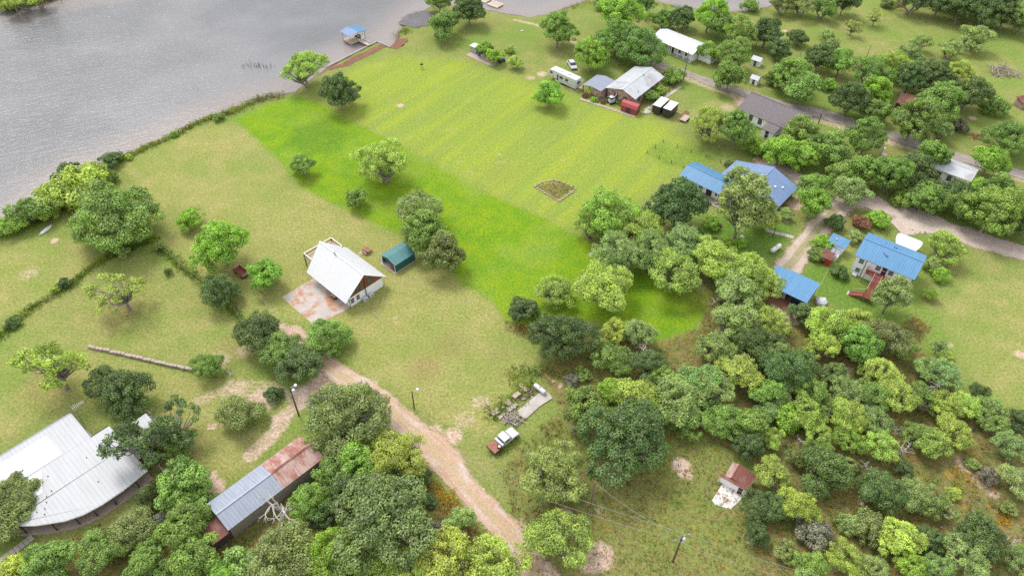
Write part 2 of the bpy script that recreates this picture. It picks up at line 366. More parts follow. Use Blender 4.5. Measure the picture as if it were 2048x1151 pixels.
rg = n.mix(n.ramp(med, .38, .62), ROUGH_A, ROUGH_B)
rg = n.mix(n.ramp(sml, .48, .68, 0, .9), rg, ROUGH_C)
rg = n.mix(n.ramp(n.noise(.5, det=4, ro=.7), .58, .7, 0, .85), rg, GOLD)
col = n.mix(n.soft(n.attr('m_rough'), sml, .9, .5), col, rg)
dr = n.mix(n.ramp(sml, .35, .68), DIRT_A, DIRT_B)
dr = n.mix(n.ramp(med, .5, .72, 0, .7), dr, DIRT_C)
col = n.mix(n.soft(n.attr('m_dirt'), n.math('ADD', n.math('MULTIPLY', sml, .6), n.math('MULTIPLY', fine, .4)), 1.0, .3), col, dr)
col = n.mix(n.soft(n.attr('m_mud'), fine, .5, .3), col, MUD)
v1 = n.ramp(fine, .3, .7, .62, 1.38)
v2 = n.ramp(vf, .25, .75, .75, 1.25)
col = n.mix(1.0, col, v1, 'MULTIPLY'); col = n.mix(1.0, col, v2, 'MULTIPLY')
n.L(col, gb.inputs['Base Color']); gb.inputs['Roughness'].default_value = .95; gb.inputs['Specular IOR Level'].default_value = .1
hgt = n.math('ADD', n.math('MULTIPLY', fine, .6), n.math('MULTIPLY', vf, .4))
n.L(n.bump(hgt, .55, .12), gb.inputs['Normal'])
gme.materials.append(gm)

# ------------------------------------------------------------------ water
wm, wnt, wb = new_mat('lake_water')
n = NT(wnt)
wv1 = n.noise(1.0, n.mapping(math.radians(-25), (.28, 1.1, 1)), det=4, ro=.6, dist=.4)
wv2 = n.noise(1.0, n.mapping(math.radians(-50), (.9, 2.6, 1)), det=3, ro=.6)
drift = n.noise(.02, det=3)
h = n.math('ADD', n.math('MULTIPLY', wv1, .65), n.math('MULTIPLY', wv2, .35))
wcol = n.mix(n.ramp(drift, .35, .65), WATER_A, WATER_B)
wcol = n.mix(n.math('MULTIPLY', n.attr('shore'), .75), wcol, (.235, .20, .185))
n.L(wcol, wb.inputs['Base Color'])
wb.inputs['Roughness'].default_value = .22; wb.inputs['IOR'].default_value = 1.33; wb.inputs['Specular IOR Level'].default_value = .5
n.L(n.bump(h, .8, .3), wb.inputs['Normal'])
WZ = -0.32
wxs, wys = np.arange(-180, 190.1, 2.0), np.arange(96, 300.1, 2.0); wnx = len(wxs)
wgx, wgy = np.meshgrid(wxs, wys); WP = np.stack([wgx.ravel(), wgy.ravel()], 1)
wsh = np.minimum(sdf(WP, wpoly(LAKE)), sdf(WP, wpoly(POND)))
wix = np.arange(len(WP)).reshape(-1, wnx); wq = np.stack([wix[:-1, :-1], wix[:-1, 1:], wix[1:, 1:], wix[1:, :-1]], -1).reshape(-1, 4)
wk = len(WP); wV = np.vstack([np.column_stack([WP, np.full(wk, WZ)]), [(-3000, 96, WZ), (-3000, 300, WZ)]])
wq = np.vstack([wq, [(wk, wix[0, 0], wix[-1, 0], wk + 1)]])
wme = fast_mesh('lake_water', wV, wq, dict(shore=np.concatenate([1 - sstep(-wsh, 1, 16), [0, 0]]))); wme.materials.append(wm)
tag(link(bpy.data.objects.new('lake_water', wme)), kind='structure')

# ------------------------------------------------------------------ roads
def road_mat(name, a, b, c, ruts=None, streak_a=None, streak_b=None):
    streak_a = streak_a or a; streak_b = streak_b or c
    m, nt, bs = new_mat(name); n = NT(nt)
    s1 = n.noise(.7, det=6, ro=.7); s2 = n.noise(3.5, det=5, ro=.7); s0 = n.noise(.2, det=3)
    col = n.mix(n.ramp(s1, .35, .65), a, b); col = n.mix(n.ramp(s0, .45, .65, 0, .8), col, c)
    e = n.attr('edge')
    cv = n.N.new('ShaderNodeCombineXYZ'); n.L(n.math('MULTIPLY', n.attr('along'), .09), cv.inputs[0]); n.L(n.math('MULTIPLY', n.attr('across'), 1.3), cv.inputs[1])
    streak = n.noise(1.0, cv.outputs[0], det=5, ro=.65)
    col = n.mix(n.ramp(streak, .46, .62, 0, .75), col, streak_a); col = n.mix(n.ramp(streak, .42, .3, 0, .8), col, streak_b)
    if ruts: col = n.mix(n.math('MULTIPLY', n.ramp(n.math('ABSOLUTE', n.math('SUBTRACT', e, .48)), .12, .3), n.ramp(s1, .3, .6, .3, 1)), col, ruts)
    col = n.mix(1.0, col, n.ramp(s2, .25, .75, .78, 1.22), 'MULTIPLY')
    n.L(col, bs.inputs['Base Color']); bs.inputs['Roughness'].default_value = .95; bs.inputs['Specular IOR Level'].default_value = .15
    n.L(n.bump(s2, .5, .08), bs.inputs['Normal'])
    al = n.ramp(n.math('ADD', e, n.math('MULTIPLY', n.math('SUBTRACT', n.math('ADD', n.math('MULTIPLY', s1, .5), n.math('MULTIPLY', s2, .5)), .5), 1.5)), .74, .9, 1, 0)
    n.L(al, bs.inputs['Alpha'])
    return m
def catmull(p, k=6):
    out = []
    for i in range(len(p) - 1):
        a, b, c, d = p[max(i - 1, 0)], p[i], p[i + 1], p[min(i + 2, len(p) - 1)]
        for j in range(k):
            t = j / k; out.append(.5 * ((2 * b) + (c - a) * t + (2 * a - 5 * b + 4 * c - d) * t * t + (3 * b - a - 3 * c + d) * t ** 3))
    out.append(p[-1]); return np.array(out)
def strip(name, px, widths, m, z):
    p = catmull(wpoly(px), 9); w = np.interp(np.linspace(0, 1, len(p)), np.linspace(0, 1, len(widths)), widths)
    rw = np.random.default_rng(len(p)); sm = lambda q: np.convolve(np.pad(q, 2, mode='edge'), np.ones(5) / 5, 'valid')
    w = w * (1 + .28 * sm(rw.normal(size=len(p)))); p = p + np.stack([sm(rw.normal(size=len(p))), sm(rw.normal(size=len(p)))], 1) * .22
    t = np.gradient(p, axis=0); t /= np.linalg.norm(t, axis=1)[:, None]; nr = np.stack([-t[:, 1], t[:, 0]], 1)
    cols = np.array([-1, -.8, -.5, 0, .5, .8, 1.0]); vs = []; ed = []; al = []; ac = []; run = np.concatenate([[0], np.cumsum(np.linalg.norm(np.diff(p, axis=0), axis=1))])
    for i in range(len(p)):
        for q in cols:
            xy = p[i] + nr[i] * q * w[i] * .68; vs.append((*xy, z + .03 * (1 - q * q))); ed.append(abs(q)); al.append(run[i]); ac.append(q * w[i] * .6)
    nc = len(cols); ix = np.arange(len(vs)).reshape(-1, nc)
    qd = np.stack([ix[:-1, :-1], ix[1:, :-1], ix[1:, 1:], ix[:-1, 1:]], -1).reshape(-1, 4)
    me = fast_mesh(name, vs, qd, dict(edge=ed, along=al, across=ac)); me.materials.append(m)
    return tag(link(bpy.data.objects.new(name, me)), kind='structure')
RD = road_mat('road_asphalt', (.20, .175, .165), (.27, .235, .22), (.30, .25, .225), streak_a=(.33, .285, .26), streak_b=(.17, .15, .14))
RG = road_mat('road_gravel', (.40, .315, .265), (.46, .385, .34), (.40, .32, .27), streak_a=(.47, .40, .36), streak_b=(.30, .24, .16))
RS = road_mat('road_soil', DIRT_A, DIRT_B, DIRT_C, ruts=(.40, .30, .19), streak_a=(.39, .235, .15), streak_b=(.30, .26, .15))
RT = road_mat('road_ruts', (.42, .33, .28), (.47, .39, .34), (.40, .29, .23), ruts=(.26, .24, .12))
strip('paved_road', [(1285, 92), (1315, 127), (1370, 147), (1450, 174), (1540, 202), (1640, 227), (1720, 252), (1800, 277), (1880, 302), (1960, 327), (2060, 354), (2300, 425)], [3.2, 3.6, 3.8], RD, .06)
strip('gravel_driveway', [(2300, 585), (2100, 522), (2048, 506), (1960, 480), (1880, 455), (1810, 428), (1745, 406), (1700, 404), (1668, 420)], [4.6, 4.8, 5.6, 4.8, 4.4], RG, .06)
strip('rutted_track', [(1676, 414), (1645, 446), (1612, 490), (1584, 524), (1568, 546)], [4.6, 4.6, 5.0], RT, .066)
strip('gravel_apron', [(1845, 450), (1815, 450), (1795, 458)], [5.2, 4.6], RG, .068)
strip('dirt_driveway', DRIVE, [3.7, 3.6, 3.7, 3.8, 3.5, 3.0], RS, .06)
strip('dirt_lane', [(1530, 325), (1560, 335), (1600, 358), (1622, 388), (1650, 408)], [2.6, 3.2], RG, .057)

# ------------------------------------------------------------------ vegetation
def leaf_material():
    m = bpy.data.materials.new('leaves'); m.use_nodes = True; MATS['leaves'] = m
    n = NT(m.node_tree); n.N.clear()
    oi = n.N.new('ShaderNodeObjectInfo')
    lv, hv = n.attr('lv'), n.attr('hv')
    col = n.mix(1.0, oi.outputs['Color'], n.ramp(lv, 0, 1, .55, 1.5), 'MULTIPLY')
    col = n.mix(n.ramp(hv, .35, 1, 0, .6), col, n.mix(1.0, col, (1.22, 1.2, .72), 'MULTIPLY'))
    d = n.N.new('ShaderNodeBsdfDiffuse'); t = n.N.new('ShaderNodeBsdfTranslucent'); g = n.N.new('ShaderNodeBsdfGlossy')
    g.inputs['Roughness'].default_value = .45; g.inputs['Color'].default_value = (.9, .95, 1, 1)
    n.L(col, d.inputs[0]); n.L(n.mix(1.0, col, (1.0, 1.25, .6), 'MULTIPLY'), t.inputs[0])
    a = n.N.new('ShaderNodeMixShader'); a.inputs[0].default_value = .28; n.L(d.outputs[0], a.inputs[1]); n.L(t.outputs[0], a.inputs[2])
    b = n.N.new('ShaderNodeMixShader'); b.inputs[0].default_value = .035; n.L(a.outputs[0], b.inputs[1]); n.L(g.outputs[0], b.inputs[2])
    o = n.N.new('ShaderNodeOutputMaterial'); n.L(b.outputs[0], o.inputs[0])
    return m
LEAF = leaf_material()
mat('bark', (.25, .22, .19), .9, .35, 6, bump=.5, stretch=(1, 1, .3))
mat('dead_wood', (.47, .44, .41), .85, .25, 5, bump=.4)

def unit(a): return a / np.maximum(np.linalg.norm(a, axis=-1, keepdims=True), 1e-9)
def leaf_quads(pos, nrm, ln, wd, r, droop=0.0):
    n = len(pos); t = unit(np.cross(nrm, r.normal(size=(n, 3))))
    t[:, 2] -= droop; t = unit(t); b = unit(np.cross(nrm, t))
    l = (ln * r.uniform(.6, 1.35, n))[:, None]; w = (wd * r.uniform(.6, 1.35, n))[:, None]
    v = np.stack([pos - t * l * .5, pos + b * w * .5, pos + t * l * .5, pos - b * w * .5], 1).reshape(-1, 3)
    return v, np.arange(n * 4).reshape(-1, 4)
def crown_points(r, hh, zc, ncl, cr, nleaf, env_lobes=5, env=.3, low=-.5, flat=.72, inner=.1, rmin=.5):
    # big lobes set round the middle, clumps of leaves on the outside of the lobes
    lc = []; lr = []
    for k in range(env_lobes):
        a = 2 * math.pi * (k + r.uniform(-.3, .3)) / env_lobes
        q = r.uniform(.42, .62); lc.append((math.cos(a) * q, math.sin(a) * q, r.uniform(-.25, .35))); lr.append(r.uniform(.34, .5) * (1 + env * r.uniform(-.4, .3)))
    for k in range(2): lc.append((r.uniform(-.2, .2), r.uniform(-.2, .2), r.uniform(.35, .55))); lr.append(r.uniform(.38, .5))
    lc, lr = np.array(lc), np.array(lr)
    cen = []; tries = 0
    while len(cen) < ncl and tries < 8000:
        tries += 1
        k = r.integers(len(lc)); u = unit(r.normal(size=3))
        if u[2] < low: continue
        p = lc[k] + u * lr[k] * r.uniform(rmin + .35, 1.0)
        dl = np.linalg.norm(lc - p, axis=1) / lr; dl[k] = 9
        if dl.min() < .72: continue
        p = p * (1, 1, hh)
        if cen and min(np.linalg.norm((np.array(cen) - p) * (1, 1, 1.2), axis=1)) < cr * .6: continue
        cen.append(p)
    cen = np.array(cen); rad = cr * r.uniform(.65, 1.35, len(cen))
    wgt = rad ** 2; cnt = np.maximum((wgt / wgt.sum() * nleaf).astype(int), 4)
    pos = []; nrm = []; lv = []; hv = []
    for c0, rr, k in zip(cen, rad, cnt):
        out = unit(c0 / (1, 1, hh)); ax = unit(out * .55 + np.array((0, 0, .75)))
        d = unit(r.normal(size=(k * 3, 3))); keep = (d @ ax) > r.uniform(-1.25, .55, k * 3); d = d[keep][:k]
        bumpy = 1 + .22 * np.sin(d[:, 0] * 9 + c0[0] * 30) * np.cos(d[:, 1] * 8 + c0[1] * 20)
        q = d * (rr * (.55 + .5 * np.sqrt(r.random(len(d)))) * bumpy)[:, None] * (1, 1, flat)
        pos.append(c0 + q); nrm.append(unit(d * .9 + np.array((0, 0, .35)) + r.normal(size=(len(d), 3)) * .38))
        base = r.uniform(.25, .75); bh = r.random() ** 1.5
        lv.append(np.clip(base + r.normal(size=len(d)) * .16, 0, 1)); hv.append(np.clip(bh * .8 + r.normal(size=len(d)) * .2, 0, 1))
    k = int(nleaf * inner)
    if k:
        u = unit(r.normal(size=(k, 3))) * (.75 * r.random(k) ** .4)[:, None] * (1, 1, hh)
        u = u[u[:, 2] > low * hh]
        pos.append(u); nrm.append(unit(r.normal(size=(len(u), 3)))); lv.append(r.uniform(.2, .5, len(u))); hv.append(r.uniform(0, .3, len(u)))  # inner fill leaves toned darker: shade inside the crown put into their colour
    pos = np.vstack(pos) + (0, 0, zc); return pos, np.vstack(nrm), np.concatenate(lv), np.concatenate(hv), cen + (0, 0, zc), rad
def limbs(r, cen, zc, stems=1, rt=.055, frac=.6, splay=.12, low=.4):
    mb = MB(); forks = []
    for k in range(stems):
        a = 2 * math.pi * (k + r.random() * .6) / stems
        q = np.array((math.cos(a), math.sin(a), 0)) * (splay if stems > 1 else .03)
        top = np.array((q[0] * 2.6, q[1] * 2.6, zc * low)) + r.normal(size=3) * .04
        mid = q * 1.2 + np.array((0, 0, zc * low * .5)) + r.normal(size=3) * .02
        mb.path([q * .12 - (0, 0, .12), mid, top], [rt * 1.25, rt, rt * .8], 7); forks.append(top)
    order = r.permutation(len(cen))[:max(4, int(len(cen) * frac))]
    for i in order:
        c0 = cen[i]; f = min(forks, key=lambda q: np.linalg.norm(q[:2] - c0[:2]))
        m1 = f + (c0 - f) * .38 + r.normal(size=3) * .05 + (0, 0, .06); m2 = f + (c0 - f) * .72 + r.normal(size=3) * .05
        mb.path([f, m1, m2, c0], [rt * .55, rt * .36, rt * .2, rt * .07], 5)
    return mb, order
def dead_tree(r, depth=4):
    mb = MB()
    def grow(p, d, l, rad, k):
        q = p + d * l; m = (p + q) / 2 + r.normal(size=3) * l * .09
        mb.path([p, m, q], [rad, rad * .8, rad * .6], 5 if k > 2 else 4)
        if k == 0: return
        for j in range(r.integers(2, 4)):
            grow(q, unit(d + r.normal(size=3) * .72 + (0, 0, .12)), l * r.uniform(.6, .82), rad * .58, k - 1)
        if k > 1: grow(m, unit(d + r.normal(size=3) * .8), l * .55, rad * .45, k - 2)
    grow(np.array((0, 0, -.1)), unit(np.array((r.normal() * .2, r.normal() * .2, 1))), .5, .068, depth)
    return mb
# species: half height of crown, crown centre, clumps, clump radius, leaves, leaf length, leaf width, droop, stems, ...
SPEC = {
 'M': dict(hh=.68, zc=.80, ncl=84, cr=.17, nl=9000, ll=.085, lw=.034, dr=.35, stems=3, fr=.8, splay=.12, n=6, env=.7, inner=.03, flat=.7),
 'O': dict(hh=.72, zc=.66, ncl=105, cr=.165, nl=15000, ll=.055, lw=.042, dr=.0, stems=1, fr=.5, splay=.1, n=5, env=.4, inner=.1, flat=.75),
 'P': dict(hh=.86, zc=.86, ncl=84, cr=.185, nl=12000, ll=.074, lw=.054, dr=.15, stems=1, fr=.5, splay=.1, n=5, env=.45, inner=.1, flat=.8),
 'C': dict(hh=1.35, zc=1.45, ncl=90, cr=.19, nl=10000, ll=.08, lw=.06, dr=.1, stems=1, fr=.5, splay=.1, n=3, env=.5, inner=.1, flat=.85),
 'S': dict(hh=.62, zc=.50, ncl=52, cr=.21, nl=6000, ll=.095, lw=.06, dr=.1, stems=3, fr=.6, splay=.1, n=4, env=.5, inner=.1, flat=.8),
 'J': dict(hh=.85, zc=.74, ncl=60, cr=.2, nl=8000, ll=.08, lw=.04, dr=.0, stems=2, fr=.4, splay=.06, n=3, env=.3, inner=.15, flat=.85),
 'X': dict(hh=.7, zc=.92, ncl=50, cr=.125, nl=3000, ll=.085, lw=.042, dr=.2, stems=1, fr=1.0, splay=.1, n=4, env=.8, inner=.0, flat=.7),
}
BIGS = {'M': dict(SPEC['M'], ncl=130, cr=.135, nl=15000, ll=.062, lw=.025, n=3), 'O': dict(SPEC['O'], ncl=165, cr=.13, nl=24000, ll=.042, lw=.031, n=3), 'P': dict(SPEC['P'], ncl=130, cr=.145, nl=18000, ll=.056, lw=.042, n=3)}
def twigs(mb, r, cen, rad, k):
    """thin bare twig ends sticking out of some clumps"""
    for i in r.permutation(len(cen))[:k]:
        for _ in range(3):
            d = unit(r.normal(size=3) + (0, 0, .8)); mb.tube(cen[i], cen[i] + d * rad[i] * r.uniform(1.0, 1.7), .011, .004, 4, cap=False)
def prototypes(k, p, seed):
    out = []
    for j in range(p['n']):
        r = np.random.default_rng(seed + j)
        pos, nrm, lv, hv, cen, rad = crown_points(r, p['hh'], p['zc'], p['ncl'], p['cr'], p['nl'], env_lobes=4 + j % 4, env=p['env'], flat=p['flat'], inner=p['inner'], rmin=.3 if k in 'X' else .5)
        v, q = leaf_quads(pos, nrm, p['ll'], p['lw'], r, p['dr'])
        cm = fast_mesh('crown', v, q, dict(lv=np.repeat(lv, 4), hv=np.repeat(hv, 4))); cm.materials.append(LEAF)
        tb, reach = limbs(r, cen, p['zc'], p['stems'] if j % 3 else max(1, p['stems'] - 1), .05 if k not in 'X' else .06, p['fr'], p['splay'])
        if k in 'MOX': twigs(tb, r, cen[reach], rad[reach], len(reach) // 2)
        to = tb.build('trunk', 'bark'); tm = to.data; bpy.data.objects.remove(to)
        out.append((cm, tm))
    return out
PROTO = {k: prototypes(k, p, 100 * i + 11) for i, (k, p) in enumerate(SPEC.items())}
PROTO_BIG = {k: prototypes(k, p, 100 * i + 2011) for i, (k, p) in enumerate(BIGS.items())}
PROTO['D'] = []
for j in range(5):
    to = dead_tree(np.random.default_rng(900 + j), 4).build('dead_tree', 'dead_wood'); PROTO['D'].append(to.data); bpy.data.objects.remove(to)

TINT = {'yel': (.37, .47, .085), 'bri': (.255, .425, .045), 'mid': (.205, .32, .058), 'drk': (.112, .175, .046), 'olv': (.22, .275, .08), 'pal': (.29, .39, .12), 'gry': (.215, .20, .145), 'red': (.28, .13, .09)}
WORD = {'yel': 'yellow-green', 'bri': 'bright green', 'mid': 'green', 'drk': 'dark green', 'olv': 'olive green', 'pal': 'pale green', 'gry': 'greyish', 'red': 'reddish'}
KIND = {'M': ('mesquite_tree', 'airy', 'mesquite tree', 'tree'), 'O': ('oak_tree', 'dense', 'oak tree', 'tree'), 'P': ('shade_tree', 'leafy', 'shade tree', 'tree'), 'C': ('tall_tree', 'tall', 'upright tree', 'tree'),
        'S': ('shrub', 'low', 'shrub', 'shrub'), 'J': ('juniper_bush', 'compact', 'juniper bush', 'bush'), 'X': ('sparse_tree', 'sparse', 'gnarled tree', 'tree'), 'D': ('dead_tree', 'bare', 'dead tree', 'tree')}
trees = []
def tree(line):
    sp, cx, cy, rp, tint, where = [q.strip() for q in line.split('|')]
    cx, cy, rp = float(cx), float(cy), float(rp)
    r = np.random.default_rng(int(cx * 13 + cy * 7) % 99991)
    stretch = r.uniform(.92, 1.1)
    zc = (SPEC[sp]['zc'] if sp != 'D' else .9)
    p = G(cx, cy, 3)
    for _ in range(4):
        R = ((.95 if sp in 'MP' else 1.0) if cy > 600 and cx > 1150 and sp != 'D' else 1.12) * rp * depth_at(p) / FPX; p = G(cx, cy, zc * R * stretch)
    name, adj, noun, cat = KIND[sp]
    if sp == 'D':
        o = link(bpy.data.objects.new(name, PROTO['D'][int(r.integers(5))])); o.scale = (R * 1.15, R * 1.15, R * 1.2)
        lab = f'bare grey {noun} {where}'
    else:
        o = empty(name, (0, 0, 0)); pr = PROTO_BIG[sp] if R > 5.0 and sp in PROTO_BIG else PROTO[sp]; cm, tm = pr[int(r.integers(len(pr)))]
        cw = link(bpy.data.objects.new('crown', cm)); cw.parent = o
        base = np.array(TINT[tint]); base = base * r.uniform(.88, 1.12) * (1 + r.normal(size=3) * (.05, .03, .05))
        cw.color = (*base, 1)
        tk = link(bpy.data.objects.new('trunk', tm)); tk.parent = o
        o.scale = (R * r.uniform(.94, 1.08), R * r.uniform(.84, 1.08), R * stretch)
        lab = f'{WORD[tint]} {noun} {where}' if sp != 'X' else f'{WORD[tint]} {adj} {noun} {where}'
    o.location = (p.x, p.y, -.03); o.rotation_euler = (r.normal() * .05, r.normal() * .05, r.uniform(0, 6.28))
    tag(o, lab, cat); trees.append((p.x, p.y, R, sp))
    return o
